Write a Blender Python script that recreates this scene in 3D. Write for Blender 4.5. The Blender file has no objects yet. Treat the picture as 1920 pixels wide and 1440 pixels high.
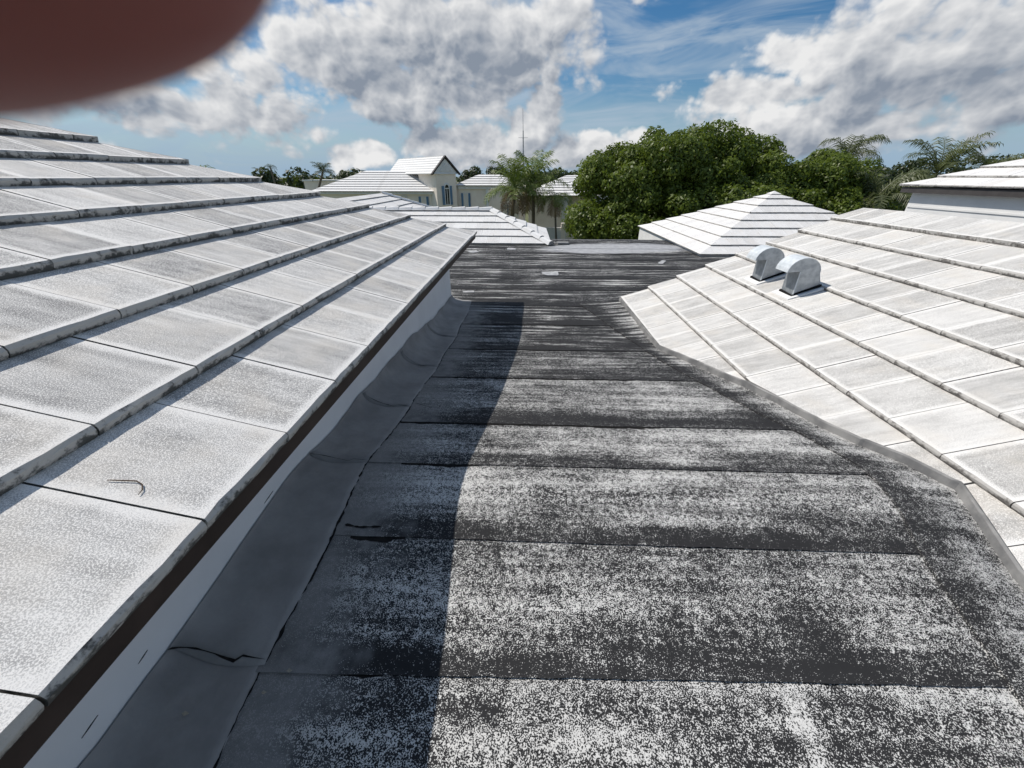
import bpy, bmesh, math, random
import numpy as np
from mathutils import Vector, Matrix

random.seed(7)
rng = np.random.default_rng(7)
S = bpy.context.scene
COL = S.collection
R = math.radians

# ------------------------------------------------------------------ camera
cam_data = bpy.data.cameras.new('camera')
cam = bpy.data.objects.new('camera', cam_data)
COL.objects.link(cam)
cam.location = (0, 0, 1.44)
cam.rotation_euler = (R(90 - 28.41), 0, R(2.166))
cam_data.sensor_fit = 'HORIZONTAL'
cam_data.sensor_width = 36
cam_data.lens = 36 * 721 / 1920
cam_data.clip_start = 0.002
cam_data.clip_end = 3000
cam_data.dof.use_dof = True
cam_data.dof.focus_distance = 4.0
cam_data.dof.aperture_fstop = 13.0
S.camera = cam

# ------------------------------------------------------------------ light
SUN_DIR = Vector((-0.61, 0.26, 0.84)).normalized()          # towards the sun
sun_el = math.asin(SUN_DIR.z)
sun_az = math.atan2(SUN_DIR.x, SUN_DIR.y)
sl = bpy.data.lights.new('sun', 'SUN')
sl.energy = 4.3
sl.angle = R(0.53)
sl.color = (1.0, 0.945, 0.87)
so = bpy.data.objects.new('sun', sl)
COL.objects.link(so)
so.rotation_euler = (-SUN_DIR).to_track_quat('-Z', 'Y').to_euler()
so.location = (-20, 15, 30)

S.view_settings.view_transform = 'Standard'
S.view_settings.look = 'None'
S.view_settings.exposure = 0.0
S.view_settings.gamma = 1.0
S.view_settings.use_curve_mapping = False
S.render.engine = 'CYCLES'


# ------------------------------------------------------------------ node helpers
class G:
    """small expression builder on a node tree"""
    def __init__(self, nt):
        self.nt = nt

    def n(self, t, **kw):
        nd = self.nt.nodes.new(t)
        for k, v in kw.items():
            setattr(nd, k, v)
        return nd

    def put(self, sock, v):
        if v is None:
            return
        if hasattr(v, 'is_linked') or hasattr(v, 'links'):
            self.nt.links.new(v, sock)
        else:
            sock.default_value = v

    def m(self, op, a, b=None, c=None, clamp=False):
        nd = self.n('ShaderNodeMath', operation=op, use_clamp=clamp)
        for i, v in enumerate((a, b, c)):
            if v is not None:
                self.put(nd.inputs[i], v)
        return nd.outputs[0]

    def add(self, a, b): return self.m('ADD', a, b)
    def sub(self, a, b): return self.m('SUBTRACT', a, b)
    def mul(self, a, b): return self.m('MULTIPLY', a, b)
    def mx(self, a, b): return self.m('MAXIMUM', a, b)
    def mn(self, a, b): return self.m('MINIMUM', a, b)

    def v(self, op, a, b=None, scale=None):
        nd = self.n('ShaderNodeVectorMath', operation=op)
        self.put(nd.inputs[0], a)
        if b is not None:
            self.put(nd.inputs[1], b)
        if scale is not None:
            self.put(nd.inputs['Scale'], scale)
        return nd.outputs['Value'] if op in ('DOT_PRODUCT', 'LENGTH', 'DISTANCE') else nd.outputs[0]

    def ss(self, x, lo, hi, a=0.0, b=1.0):
        nd = self.n('ShaderNodeMapRange', interpolation_type='SMOOTHSTEP')
        self.put(nd.inputs[0], x)
        self.put(nd.inputs[1], lo)
        self.put(nd.inputs[2], hi)
        self.put(nd.inputs[3], a)
        self.put(nd.inputs[4], b)
        return nd.outputs[0]

    def lin(self, x, lo, hi, a=0.0, b=1.0):
        nd = self.n('ShaderNodeMapRange')
        nd.clamp = True
        self.put(nd.inputs[0], x)
        self.put(nd.inputs[1], lo)
        self.put(nd.inputs[2], hi)
        self.put(nd.inputs[3], a)
        self.put(nd.inputs[4], b)
        return nd.outputs[0]

    def noise(self, vec, scale, detail=3.0, rough=0.55, dist=0.0, dim='3D'):
        nd = self.n('ShaderNodeTexNoise', noise_dimensions=dim)
        if vec is not None:
            self.put(nd.inputs['Vector'], vec)
        nd.inputs['Scale'].default_value = scale
        nd.inputs['Detail'].default_value = detail
        nd.inputs['Roughness'].default_value = rough
        nd.inputs['Distortion'].default_value = dist
        return nd.outputs[0]

    def mix(self, f, a, b):
        nd = self.n('ShaderNodeMix', data_type='RGBA')
        self.put(nd.inputs[0], f)
        self.put(nd.inputs[6], a)
        self.put(nd.inputs[7], b)
        return nd.outputs[2]

    def comb(self, x, y, z):
        nd = self.n('ShaderNodeCombineXYZ')
        for i, v in enumerate((x, y, z)):
            self.put(nd.inputs[i], v)
        return nd.outputs[0]

    def sep(self, v):
        nd = self.n('ShaderNodeSeparateXYZ')
        self.put(nd.inputs[0], v)
        return nd.outputs


def rgb(r, g=None, b=None):
    if g is None:
        g = b = r
    return (r, g, b, 1)


# ------------------------------------------------------------------ sky with clouds
world = bpy.data.worlds.new('World')
S.world = world
world.use_nodes = True
wt = world.node_tree
wt.nodes.clear()

# cumulus heaps: (azimuth, elevation, half width, half height, weight)
CUMULI = [
    (-0.370, 0.205, 0.115, 0.085, 1.0),
    (-0.235, 0.245, 0.130, 0.080, 1.0),
    (-0.090, 0.225, 0.165, 0.090, 1.2),
    (-0.260, 0.140, 0.165, 0.050, 1.15),
    (-0.120, 0.135, 0.080, 0.035, 0.8),
    (0.045, 0.235, 0.080, 0.085, 0.8),
    (-0.360, 0.036, 0.066, 0.024, 1.0),
    (-0.215, 0.050, 0.070, 0.044, 0.9),
    (-0.110, 0.060, 0.070, 0.048, 0.95),
    (-0.020, 0.070, 0.065, 0.055, 1.0),
    (0.035, 0.115, 0.046, 0.050, 1.0),
    (0.130, 0.045, 0.120, 0.040, 0.9),
    (0.260, 0.050, 0.080, 0.030, 0.8),
    (0.430, 0.130, 0.085, 0.034, 1.0),
    (0.485, 0.190, 0.070, 0.032, 0.8),
    (0.600, 0.165, 0.100, 0.080, 1.05),
    (0.720, 0.165, 0.120, 0.080, 0.95),
    (0.540, 0.080, 0.180, 0.048, 0.95),
    (0.790, 0.110, 0.090, 0.060, 0.95),
    (-0.600, 0.095, 0.150, 0.040, 0.9),
    (-0.500, 0.150, 0.110, 0.045, 0.45),
    (-0.780, 0.130, 0.140, 0.060, 0.85),
]

w = G(wt)
tc = w.n('ShaderNodeTexCoord')
wdir = tc.outputs['Generated']
sky = w.n('ShaderNodeTexSky', sky_type='NISHITA')
sky.sun_disc = False
sky.sun_elevation = sun_el
sky.sun_rotation = sun_az
sky.altitude = 5.0
sky.air_density = 1.0
sky.dust_density = 0.35
sky.ozone_density = 2.2

wx_, wy_, zen = w.sep(wdir)[:3]
wn_ = w.n('ShaderNodeTexNoise')
w.put(wn_.inputs['Vector'], wdir)
wn_.inputs['Scale'].default_value = 9.0
wn_.inputs['Detail'].default_value = 2.0
wcol = w.v('SUBTRACT', wn_.outputs['Color'], (0.5, 0.5, 0.5))
ang = w.comb(w.m('ARCTAN2', wx_, wy_), w.m('ARCSINE', zen), 0.0)
ae = w.v('ADD', ang, w.v('MULTIPLY', wcol, (0.10, 0.060, 0.0)))


def heaps(p, items):
    e_ = None
    for (a0, e0, hw, hh, wt_) in items:
        dl = w.v('LENGTH', w.v('MULTIPLY', w.v('SUBTRACT', p, (a0, e0, 0.0)), (1 / hw, 1 / hh, 0.0)))
        q_ = w.m('MULTIPLY_ADD', dl, -wt_, wt_)
        e_ = q_ if e_ is None else w.mx(e_, q_)
    return e_


def puffs(p):
    vn = w.n('ShaderNodeTexVoronoi', feature='F1', voronoi_dimensions='2D')
    w.put(vn.inputs['Vector'], p)
    vn.inputs['Scale'].default_value = 11.0
    vn.inputs['Detail'].default_value = 3.0
    vn.inputs['Roughness'].default_value = 0.50
    vn.inputs['Lacunarity'].default_value = 2.1
    return vn.outputs['Distance']


env = heaps(ae, CUMULI)
env2 = heaps(w.v('ADD', ae, (-0.026, 0.044, 0.0)), [c for c in CUMULI if c[3] > 0.039])
# beyond the heaps the same kind of cloud goes on over the whole sky
gen = w.noise(w.v('MULTIPLY', wdir, (1.0, 1.0, 1.9)), 4.2, 2.0)
genv = w.m('MULTIPLY_ADD', gen, 2.6, -1.78)
env = w.mx(w.mx(env, genv), -1.0)
env2 = w.mx(env2, genv)
pw = w.v('ADD', w.v('MULTIPLY', ang, (1.0, 1.35, 1.0)), w.v('MULTIPLY', wcol, (0.05, 0.05, 0.0)))
p1 = puffs(pw)
p2 = puffs(w.v('ADD', pw, (-0.010, 0.016, 0.0)))
n1 = w.noise(wdir, 22.0, 4.5, 0.58)
dens = w.add(w.m('MULTIPLY_ADD', w.sub(0.92, p1), 0.80, env), w.mul(w.sub(n1, 0.5), 0.9))
alpha = w.ss(dens, -0.14, 0.36)
relief = w.sub(p2, p1)
dens2 = w.add(w.m('MULTIPLY_ADD', w.sub(0.82, p2), 0.35, env2), w.mul(w.sub(n1, 0.5), 0.7))
shade = w.m('MULTIPLY_ADD', relief, -0.58, w.lin(dens2, -0.50, 0.95, 0.06, 0.96), clamp=True)
cloud_col = w.mix(shade, rgb(9.8, 9.8, 9.8), rgb(2.9, 3.4, 4.2))
st = w.noise(w.v('MULTIPLY', wdir, (1.5, 1.5, 8.0)), 2.6, 4.5, 0.6, 0.7)
streak = w.mul(w.ss(st, 0.34, 0.70), 0.74)
hsv = w.n('ShaderNodeHueSaturation')
hsv.inputs['Saturation'].default_value = 1.38
hsv.inputs['Value'].default_value = 0.95
wt.links.new(sky.outputs[0], hsv.inputs['Color'])
base = w.mix(streak, hsv.outputs[0], rgb(5.2, 6.2, 7.3))
low = w.m('MULTIPLY', w.ss(w.m('ABSOLUTE', zen), 0.0, 0.15, 1.0, 0.0), 0.85)
base = w.mix(low, base, rgb(3.4, 5.1, 7.0))
final = w.mix(alpha, base, cloud_col)
bg = w.n('ShaderNodeBackground')
bg.inputs['Strength'].default_value = 0.085
wt.links.new(final, bg.inputs['Color'])
wo = w.n('ShaderNodeOutputWorld')
wt.links.new(bg.outputs[0], wo.inputs[0])
world.cycles.sampling_method = 'MANUAL'
world.cycles.sample_map_resolution = 256
S.cycles.max_bounces = 4
S.cycles.diffuse_bounces = 2
S.cycles.glossy_bounces = 2
S.cycles.transmission_bounces = 2


# ------------------------------------------------------------------ materials
MATS = {}


def new_mat(name):
    m = bpy.data.materials.new(name)
    m.use_nodes = True
    nt = m.node_tree
    nt.nodes.clear()
    g = G(nt)
    out = g.n('ShaderNodeOutputMaterial')
    b = g.n('ShaderNodeBsdfPrincipled')
    nt.links.new(b.outputs[0], out.inputs[0])
    b.inputs['Specular IOR Level'].default_value = 0.3
    MATS[name] = m
    return m, g, b


def bump(g, b, h, strength=0.3, dist=0.01):
    bp = g.n('ShaderNodeBump')
    bp.inputs['Strength'].default_value = strength
    bp.inputs['Distance'].default_value = dist
    g.put(bp.inputs['Height'], h)
    g.nt.links.new(bp.outputs[0], b.inputs['Normal'])


def simple(name, c1, c2, scale, rough=0.8, bstr=0.2, metallic=0.0, spec=0.3, detail=5):
    m, g, b = new_mat(name)
    t = g.n('ShaderNodeTexCoord')
    f = g.noise(t.outputs['Object'], scale, detail, 0.6)
    g.put(b.inputs['Base Color'], g.mix(g.ss(f, 0.3, 0.7), rgb(*c1), rgb(*c2)))
    b.inputs['Roughness'].default_value = rough
    b.inputs['Metallic'].default_value = metallic
    b.inputs['Specular IOR Level'].default_value = spec
    bump(g, b, g.noise(t.outputs['Object'], scale * 6, 3, 0.6), bstr, 0.004)
    return m


def tile_material(name, white, grey, stain, base_amt=0.24):
    """whitewashed concrete tile, grey weathered speckle in the field, cleaner edges, dirty nose"""
    m, g, b = new_mat(name)
    uvn = g.n('ShaderNodeUVMap')
    u, v, _ = g.sep(uvn.outputs[0])[:3]
    t = g.n('ShaderNodeTexCoord')
    oi = g.n('ShaderNodeObjectInfo')
    rnd = oi.outputs['Random']
    off = g.v('SCALE', (37.0, 71.0, 53.0), scale=rnd)
    p = g.v('ADD', t.outputs['Object'], off)
    # field mask: away from tile edges
    eu = g.sub(0.5, g.m('ABSOLUTE', g.sub(u, 0.5)))
    e1 = g.ss(g.add(eu, g.mul(g.sub(g.noise(p, 14, 3), 0.5), 0.08)), 0.015, 0.11)
    e2 = g.ss(v, 0.03, 0.12)
    field = g.mul(e1, e2)
    # streaks run down the slope
    sp = g.v('MULTIPLY', p, (1.0, 0.16, 1.0))
    streak = g.noise(sp, 26.0, 5, 0.6)
    big = g.noise(p, 7.0, 4, 0.55)
    spk = g.noise(p, 360.0, 2.0, 0.7)
    amount = g.add(g.add(g.mul(g.sub(streak, 0.5), 0.8), g.mul(g.sub(big, 0.5), 0.35)), g.lin(rnd, 0, 1, base_amt, base_amt + 0.34))
    amount = g.m('MULTIPLY', amount, g.add(g.mul(field, 0.9), 0.10), clamp=True)
    sm = g.ss(g.add(spk, g.mul(amount, 0.16)), 0.53, 0.575)
    f = g.m('MULTIPLY_ADD', amount, 0.06, g.m('MULTIPLY', sm, g.add(g.mul(amount, 0.80), 0.22)), clamp=True)
    col = g.mix(f, rgb(*white), rgb(*grey))
    warm = g.ss(g.noise(p, 5.0, 3), 0.45, 0.75)
    col = g.mix(g.mul(warm, 0.35), col, rgb(white[0] * .82, white[1] * .77, white[2] * .70))
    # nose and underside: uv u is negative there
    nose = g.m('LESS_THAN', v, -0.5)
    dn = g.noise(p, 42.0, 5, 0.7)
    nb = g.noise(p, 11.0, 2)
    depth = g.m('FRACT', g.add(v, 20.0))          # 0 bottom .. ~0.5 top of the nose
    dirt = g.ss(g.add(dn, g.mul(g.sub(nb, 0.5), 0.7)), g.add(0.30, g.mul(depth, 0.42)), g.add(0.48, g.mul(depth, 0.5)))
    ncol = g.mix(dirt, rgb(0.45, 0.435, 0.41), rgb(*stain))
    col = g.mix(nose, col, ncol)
    g.put(b.inputs['Base Color'], col)
    b.inputs['Roughness'].default_value = 0.85
    bh = g.add(g.mul(spk, 0.6), g.mul(dn, 1.2))
    bump(g, b, bh, 0.35, 0.004)
    return m


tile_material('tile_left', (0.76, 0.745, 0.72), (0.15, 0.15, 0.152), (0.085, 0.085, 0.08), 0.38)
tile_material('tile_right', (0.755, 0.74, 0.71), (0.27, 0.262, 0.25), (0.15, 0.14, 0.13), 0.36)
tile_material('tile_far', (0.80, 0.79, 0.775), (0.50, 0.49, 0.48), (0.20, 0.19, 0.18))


def membrane_material(name, flash=False, tint=1.0):
    """black bitumen sheet with a worn white mineral surface"""
    m, g, b = new_mat(name)
    t = g.n('ShaderNodeTexCoord')
    p = t.outputs['Object']
    X, Y, Z = g.sep(p)[:3]
    uvn = g.n('ShaderNodeUVMap')
    u, v, _ = g.sep(uvn.outputs[0])[:3]
    oi = g.n('ShaderNodeObjectInfo')
    rnd = oi.outputs['Random']
    big = g.noise(p, 1.7, 5, 0.6)
    mid = g.noise(p, 9.0, 4, 0.62)
    sm = g.noise(p, 62.0, 3, 0.62)
    stretch = g.noise(g.v('MULTIPLY', p, (0.45, 6.0, 1.0)), 2.6, 5, 0.62)
    fine = g.noise(p, 300.0, 1.5, 0.6)
    if flash:
        cov = g.add(g.ss(u, 0.10, 0.60, 0.20, 0.50), g.ss(u, 0.75, 1.0, 0.0, 0.12))
    else:
        lapn = g.add(v, g.mul(g.sub(big, 0.5), 0.5))
        cov = g.add(g.lin(rnd, 0, 1, 0.30, 0.42), g.mul(g.ss(lapn, 0.02, 0.46, -0.36, 0.06), g.lin(g.m('FRACT', g.mul(rnd, 7.31)), 0, 1, 0.35, 1.1)))
        cov = g.add(cov, g.ss(v, 0.86, 1.0, 0.0, 0.20))
    band = g.noise(g.v('MULTIPLY', p, (0.35, 5.0, 1.0)), 3.2, 5, 0.62)
    cov = g.add(cov, g.mul(g.sub(band, 0.5), 1.0))
    cov = g.add(cov, g.mul(g.sub(big, 0.5), 0.45))
    cov = g.add(cov, g.mul(g.sub(mid, 0.5), 0.55))
    cov = g.add(cov, g.mul(g.sub(sm, 0.5), 1.05))
    far = g.ss(Y, 1.6, 4.2)
    cov = g.add(cov, g.mul(g.mul(g.sub(stretch, 0.5), 3.4), far))
    cov = g.sub(cov, g.mul(far, 0.25))
    sx = g.add(X, g.mul(g.sub(Y, 0.54), -0.12))
    stp = g.mul(g.ss(g.m('ABSOLUTE', g.sub(g.add(sx, g.mul(g.sub(mid, 0.5), 0.06)), 0.715)), 0.012, 0.05, 1.0, 0.0), g.ss(Y, 0.50, 0.56, 1.0, 0.0))
    cov = g.add(cov, g.mul(stp, 0.26))
    # sheltered strip beside the wall keeps its surface
    edge = g.add(X, g.mul(g.sub(mid, 0.5), 0.5))
    shelter = g.mul(g.ss(edge, -0.66, -0.36, 1.0, 0.0), g.ss(Y, 4.4, 5.0, 1.0, 0.0))
    # pale dried puddle near the far edge
    du = g.mul(g.sub(X, 2.0), 1 / 1.65)
    dv = g.mul(g.sub(g.add(Y, g.mul(X, -0.1)), 9.0), 1 / 0.70)
    r2 = g.add(g.mul(du, du), g.mul(dv, dv))
    pud = g.ss(g.add(r2, g.mul(g.sub(stretch, 0.5), 2.6)), 0.75, 1.15, 1.0, 0.0)
    th = g.sub(0.5, g.mul(g.sub(cov, 0.5), 0.42))
    mask = g.ss(fine, g.sub(th, 0.022), g.add(th, 0.022))
    lightc = g.mix(g.noise(p, 120, 2), rgb(0.46 * tint, 0.455 * tint, 0.44 * tint), rgb(0.74 * tint, 0.73 * tint, 0.70 * tint))
    dark = g.mix(mid, rgb(0.016, 0.016, 0.017), rgb(0.032, 0.032, 0.033))
    col = g.mix(mask, dark, lightc)
    shc = g.mix(g.ss(g.add(g.mul(mid, 0.7), g.mul(fine, 0.5)), 0.42, 0.75), rgb(0.30, 0.295, 0.29), rgb(0.20, 0.198, 0.195))
    col = g.mix(g.mul(shelter, 0.80), col, shc)
    pc = g.mix(g.ss(mid, 0.3, 0.7), rgb(0.33, 0.335, 0.35), rgb(0.46, 0.465, 0.475))
    col = g.mix(g.mul(pud, 0.9), col, pc)
    g.put(b.inputs['Base Color'], col)
    b.inputs['Roughness'].default_value = 0.8
    b.inputs['Specular IOR Level'].default_value = 0.2
    bump(g, b, g.add(g.mul(mask, 0.5), g.mul(mid, 2.0)), 0.35, 0.004)
    return m


membrane_material('membrane')
membrane_material('flashing', True, 0.92)
simple('cove_sheet', (0.225, 0.22, 0.217), (0.315, 0.31, 0.305), 5.0, 0.75, 0.6)
simple('bitumen', (0.010, 0.010, 0.010), (0.022, 0.021, 0.020), 20.0, 0.9, 0.4, 0.0, 0.08)
simple('patch_grey', (0.30, 0.30, 0.31), (0.50, 0.50, 0.50), 16.0, 0.8, 0.3)
simple('white_wall', (0.76, 0.76, 0.76), (0.82, 0.82, 0.82), 3.0, 0.7, 0.12)
simple('fascia_brown', (0.030, 0.020, 0.016), (0.050, 0.034, 0.028), 6.0, 0.6, 0.2)
simple('edge_metal', (0.16, 0.16, 0.16), (0.30, 0.295, 0.285), 9.0, 0.65, 0.25)
simple('galvanised', (0.30, 0.325, 0.35), (0.46, 0.49, 0.515), 22.0, 0.42, 0.05, 0.55, 0.5)
simple('galvanised_sunlit', (0.52, 0.56, 0.58), (0.68, 0.71, 0.73), 22.0, 0.5, 0.05, 0.1, 0.5)  # paler copy of the zinc, sunlight on hood and seam put into the colour
simple('galvanised_shaded', (0.20, 0.22, 0.235), (0.30, 0.32, 0.335), 22.0, 0.5, 0.05, 0.3, 0.4)  # darker copy of the zinc, the hood's shadow painted into the neck front
simple('stucco_beige', (0.82, 0.73, 0.63), (0.88, 0.80, 0.70), 2.0, 0.9, 0.3)
simple('stucco_white', (0.62, 0.62, 0.61), (0.72, 0.715, 0.70), 2.0, 0.9, 0.2)
simple('trim_white', (0.72, 0.72, 0.71), (0.80, 0.80, 0.79), 3.0, 0.7, 0.1)
simple('shutter_blue', (0.10, 0.19, 0.30), (0.15, 0.25, 0.37), 5.0, 0.6, 0.1)
simple('dark_void', (0.012, 0.012, 0.014), (0.02, 0.02, 0.022), 5.0, 0.5, 0.1)
simple('fascia_dark', (0.045, 0.040, 0.040), (0.065, 0.06, 0.058), 5.0, 0.7, 0.1)
simple('grass', (0.09, 0.11, 0.04), (0.16, 0.165, 0.085), 3.0, 0.95, 0.5)
simple('bark', (0.10, 0.085, 0.065), (0.19, 0.165, 0.135), 14.0, 0.95, 0.6)
simple('dead_frond', (0.16, 0.11, 0.06), (0.26, 0.19, 0.11), 8.0, 0.9, 0.3)
simple('mast_metal', (0.20, 0.21, 0.22), (0.32, 0.33, 0.34), 4.0, 0.5, 0.05, 0.4)
simple('twig_brown', (0.07, 0.045, 0.03), (0.12, 0.08, 0.05), 40.0, 0.9, 0.3)
simple('leaf_pale', (0.30, 0.27, 0.22), (0.42, 0.38, 0.31), 40.0, 0.9, 0.3)

m, g, b = new_mat('pane')
b.inputs['Base Color'].default_value = rgb(0.02, 0.025, 0.03)
b.inputs['Roughness'].default_value = 0.08
b.inputs['Specular IOR Level'].default_value = 0.6


def leaf_material(name, a, c, trans=0.25, rough=0.45):
    m, g, b = new_mat(name)
    geo = g.n('ShaderNodeNewGeometry')
    rpi = geo.outputs['Random Per Island']
    t = g.n('ShaderNodeTexCoord')
    n = g.noise(t.outputs['Object'], 0.6, 3)
    f = g.m('ADD', g.mul(rpi, 0.6), g.mul(n, 0.4), clamp=True)
    col = g.mix(f, rgb(*a), rgb(*c))
    g.put(b.inputs['Base Color'], col)
    b.inputs['Roughness'].default_value = rough
    b.inputs['Specular IOR Level'].default_value = 0.4
    tr = g.n('ShaderNodeBsdfTranslucent')
    g.put(tr.inputs['Color'], g.mix(0.4, col, rgb(0.16, 0.22, 0.02)))
    mx = g.n('ShaderNodeMixShader')
    mx.inputs[0].default_value = trans
    g.nt.links.new(b.outputs[0], mx.inputs[1])
    g.nt.links.new(tr.outputs[0], mx.inputs[2])
    out = [n for n in g.nt.nodes if n.type == 'OUTPUT_MATERIAL'][0]
    g.nt.links.new(mx.outputs[0], out.inputs[0])
    return m


leaf_material('ficus_leaf', (0.068, 0.108, 0.013), (0.19, 0.245, 0.038), 0.42)
leaf_material('far_leaf', (0.022, 0.036, 0.014), (0.045, 0.065, 0.025))
leaf_material('palm_leaf', (0.095, 0.150, 0.028), (0.23, 0.28, 0.08), 0.35)
leaf_material('palm_dull', (0.075, 0.095, 0.040), (0.16, 0.175, 0.085), 0.3)

m, g, b = new_mat('skin')
t = g.n('ShaderNodeTexCoord')
f = g.noise(t.outputs['Object'], 60, 4)
g.put(b.inputs['Base Color'], g.mix(f, rgb(0.185, 0.062, 0.058), rgb(0.235, 0.088, 0.080)))
b.inputs['Roughness'].default_value = 0.55
b.inputs['Subsurface Weight'].default_value = 0.35
b.inputs['Subsurface Radius'].default_value = (0.006, 0.002, 0.0012)
b.inputs['Subsurface Scale'].default_value = 1.0
simple('nail', (0.42, 0.24, 0.20), (0.47, 0.28, 0.24), 60, 0.3, 0.02)
simple('sleeve_cloth', (0.10, 0.11, 0.13), (0.14, 0.15, 0.17), 90, 0.9, 0.4)


# ------------------------------------------------------------------ object helpers
def link(o, parent=None):
    COL.objects.link(o)
    if parent is not None:
        o.parent = parent
    return o


def mesh(name, verts, faces, mat=None, uvs=None, smooth=False):
    me = bpy.data.meshes.new(name)
    me.from_pydata([tuple(v) for v in verts], [], faces)
    if uvs is not None:
        ul = me.uv_layers.new(name='UVMap')
        k = 0
        for f in uvs:
            for c in f:
                ul.data[k].uv = c
                k += 1
    if smooth:
        me.polygons.foreach_set('use_smooth', [True] * len(me.polygons))
    if mat:
        me.materials.append(MATS[mat])
    me.update()
    return me


def obj(name, me, parent=None):
    return link(bpy.data.objects.new(name, me), parent)


def tag(o, label=None, cat=None, group=None, kind=None):
    if label:
        o['label'] = label
    if cat:
        o['category'] = cat
    if group:
        o['group'] = group
    if kind:
        o['kind'] = kind
    return o


def empty(name, loc, label, cat, group=None, rz=0.0):
    e = bpy.data.objects.new(name, None)
    COL.objects.link(e)
    e.location = loc
    e.rotation_euler = (0, 0, rz)
    e.empty_display_size = 0.2
    tag(e, label, cat, group)
    return e


def place(o, parent):
    """parent o keeping its world coordinates (parents here only translate / rotate about z)"""
    o.parent = parent
    m = Matrix.Translation(parent.location) @ Matrix.Rotation(parent.rotation_euler.z, 4, 'Z')
    o.matrix_parent_inverse = m.inverted()
    return o


class MB:
    def __init__(self):
        self.v = []
        self.f = []

    def box(self, x0, x1, y0, y1, z0, z1):
        k = len(self.v)
        self.v += [(x0, y0, z0), (x1, y0, z0), (x1, y1, z0), (x0, y1, z0), (x0, y0, z1), (x1, y0, z1), (x1, y1, z1), (x0, y1, z1)]
        self.f += [[k + i for i in q] for q in ((0, 3, 2, 1), (4, 5, 6, 7), (0, 1, 5, 4), (1, 2, 6, 5), (2, 3, 7, 6), (3, 0, 4, 7))]
        return self

    def prism(self, poly, y0, y1):
        """polygon in (x, z) extruded along y"""
        k = len(self.v)
        n = len(poly)
        self.v += [(x, y0, z) for x, z in poly] + [(x, y1, z) for x, z in poly]
        self.f += [[k + i for i in range(n)], [k + n + i for i in reversed(range(n))]]
        for i in range(n):
            j = (i + 1) % n
            self.f.append([k + j, k + i, k + n + i, k + n + j])
        return self

    def tube(self, pts, radii, sides=8, cap=True):
        k0 = len(self.v)
        pts = [Vector(p) for p in pts]
        for i, p in enumerate(pts):
            d = (pts[min(i + 1, len(pts) - 1)] - pts[max(i - 1, 0)]).normalized()
            a = d.cross(Vector((0.31, 0.57, 0.13))).normalized()
            c = d.cross(a)
            for s in range(sides):
                an = 2 * math.pi * s / sides
                self.v.append(tuple(p + (a * math.cos(an) + c * math.sin(an)) * radii[i]))
        for i in range(len(pts) - 1):
            for s in range(sides):
                t2 = (s + 1) % sides
                self.f.append([k0 + i * sides + s, k0 + i * sides + t2, k0 + (i + 1) * sides + t2, k0 + (i + 1) * sides + s])
        if cap:
            self.f.append([k0 + s for s in reversed(range(sides))])
            e = k0 + (len(pts) - 1) * sides
            self.f.append([e + s for s in range(sides)])
        return self

    def build(self, name, mat, parent=None, smooth=False):
        o = obj(name, mesh(name, self.v, self.f, mat, smooth=smooth))
        if parent is not None:
            place(o, parent)
        return o


# ------------------------------------------------------------------ tiles
def clip_poly(poly, region):
    """clip polygon by a convex counter-clockwise region"""
    out = list(poly)
    n = len(region)
    for i in range(n):
        a, b2 = region[i], region[(i + 1) % n]
        ex, ey = b2[0] - a[0], b2[1] - a[1]
        src = out
        out = []
        if not src:
            break

        def side(p):
            return ex * (p[1] - a[1]) - ey * (p[0] - a[0])
        for j in range(len(src)):
            p, q = src[j], src[(j + 1) % len(src)]
            sp, sq = side(p), side(q)
            if sp >= -1e-9:
                out.append(p)
            if (sp > 1e-9 and sq < -1e-9) or (sp < -1e-9 and sq > 1e-9):
                f = sp / (sp - sq)
                out.append((p[0] + (q[0] - p[0]) * f, p[1] + (q[1] - p[1]) * f))
    # drop doubles
    res = []
    for p in out:
        if not res or (abs(p[0] - res[-1][0]) + abs(p[1] - res[-1][1])) > 1e-5:
            res.append(p)
    if len(res) > 2 and (abs(res[0][0] - res[-1][0]) + abs(res[0][1] - res[-1][1])) < 1e-5:
        res.pop()
    return res


def area(p):
    return 0.5 * sum(p[i][0] * p[(i + 1) % len(p)][1] - p[(i + 1) % len(p)][0] * p[i][1] for i in range(len(p)))


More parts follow.
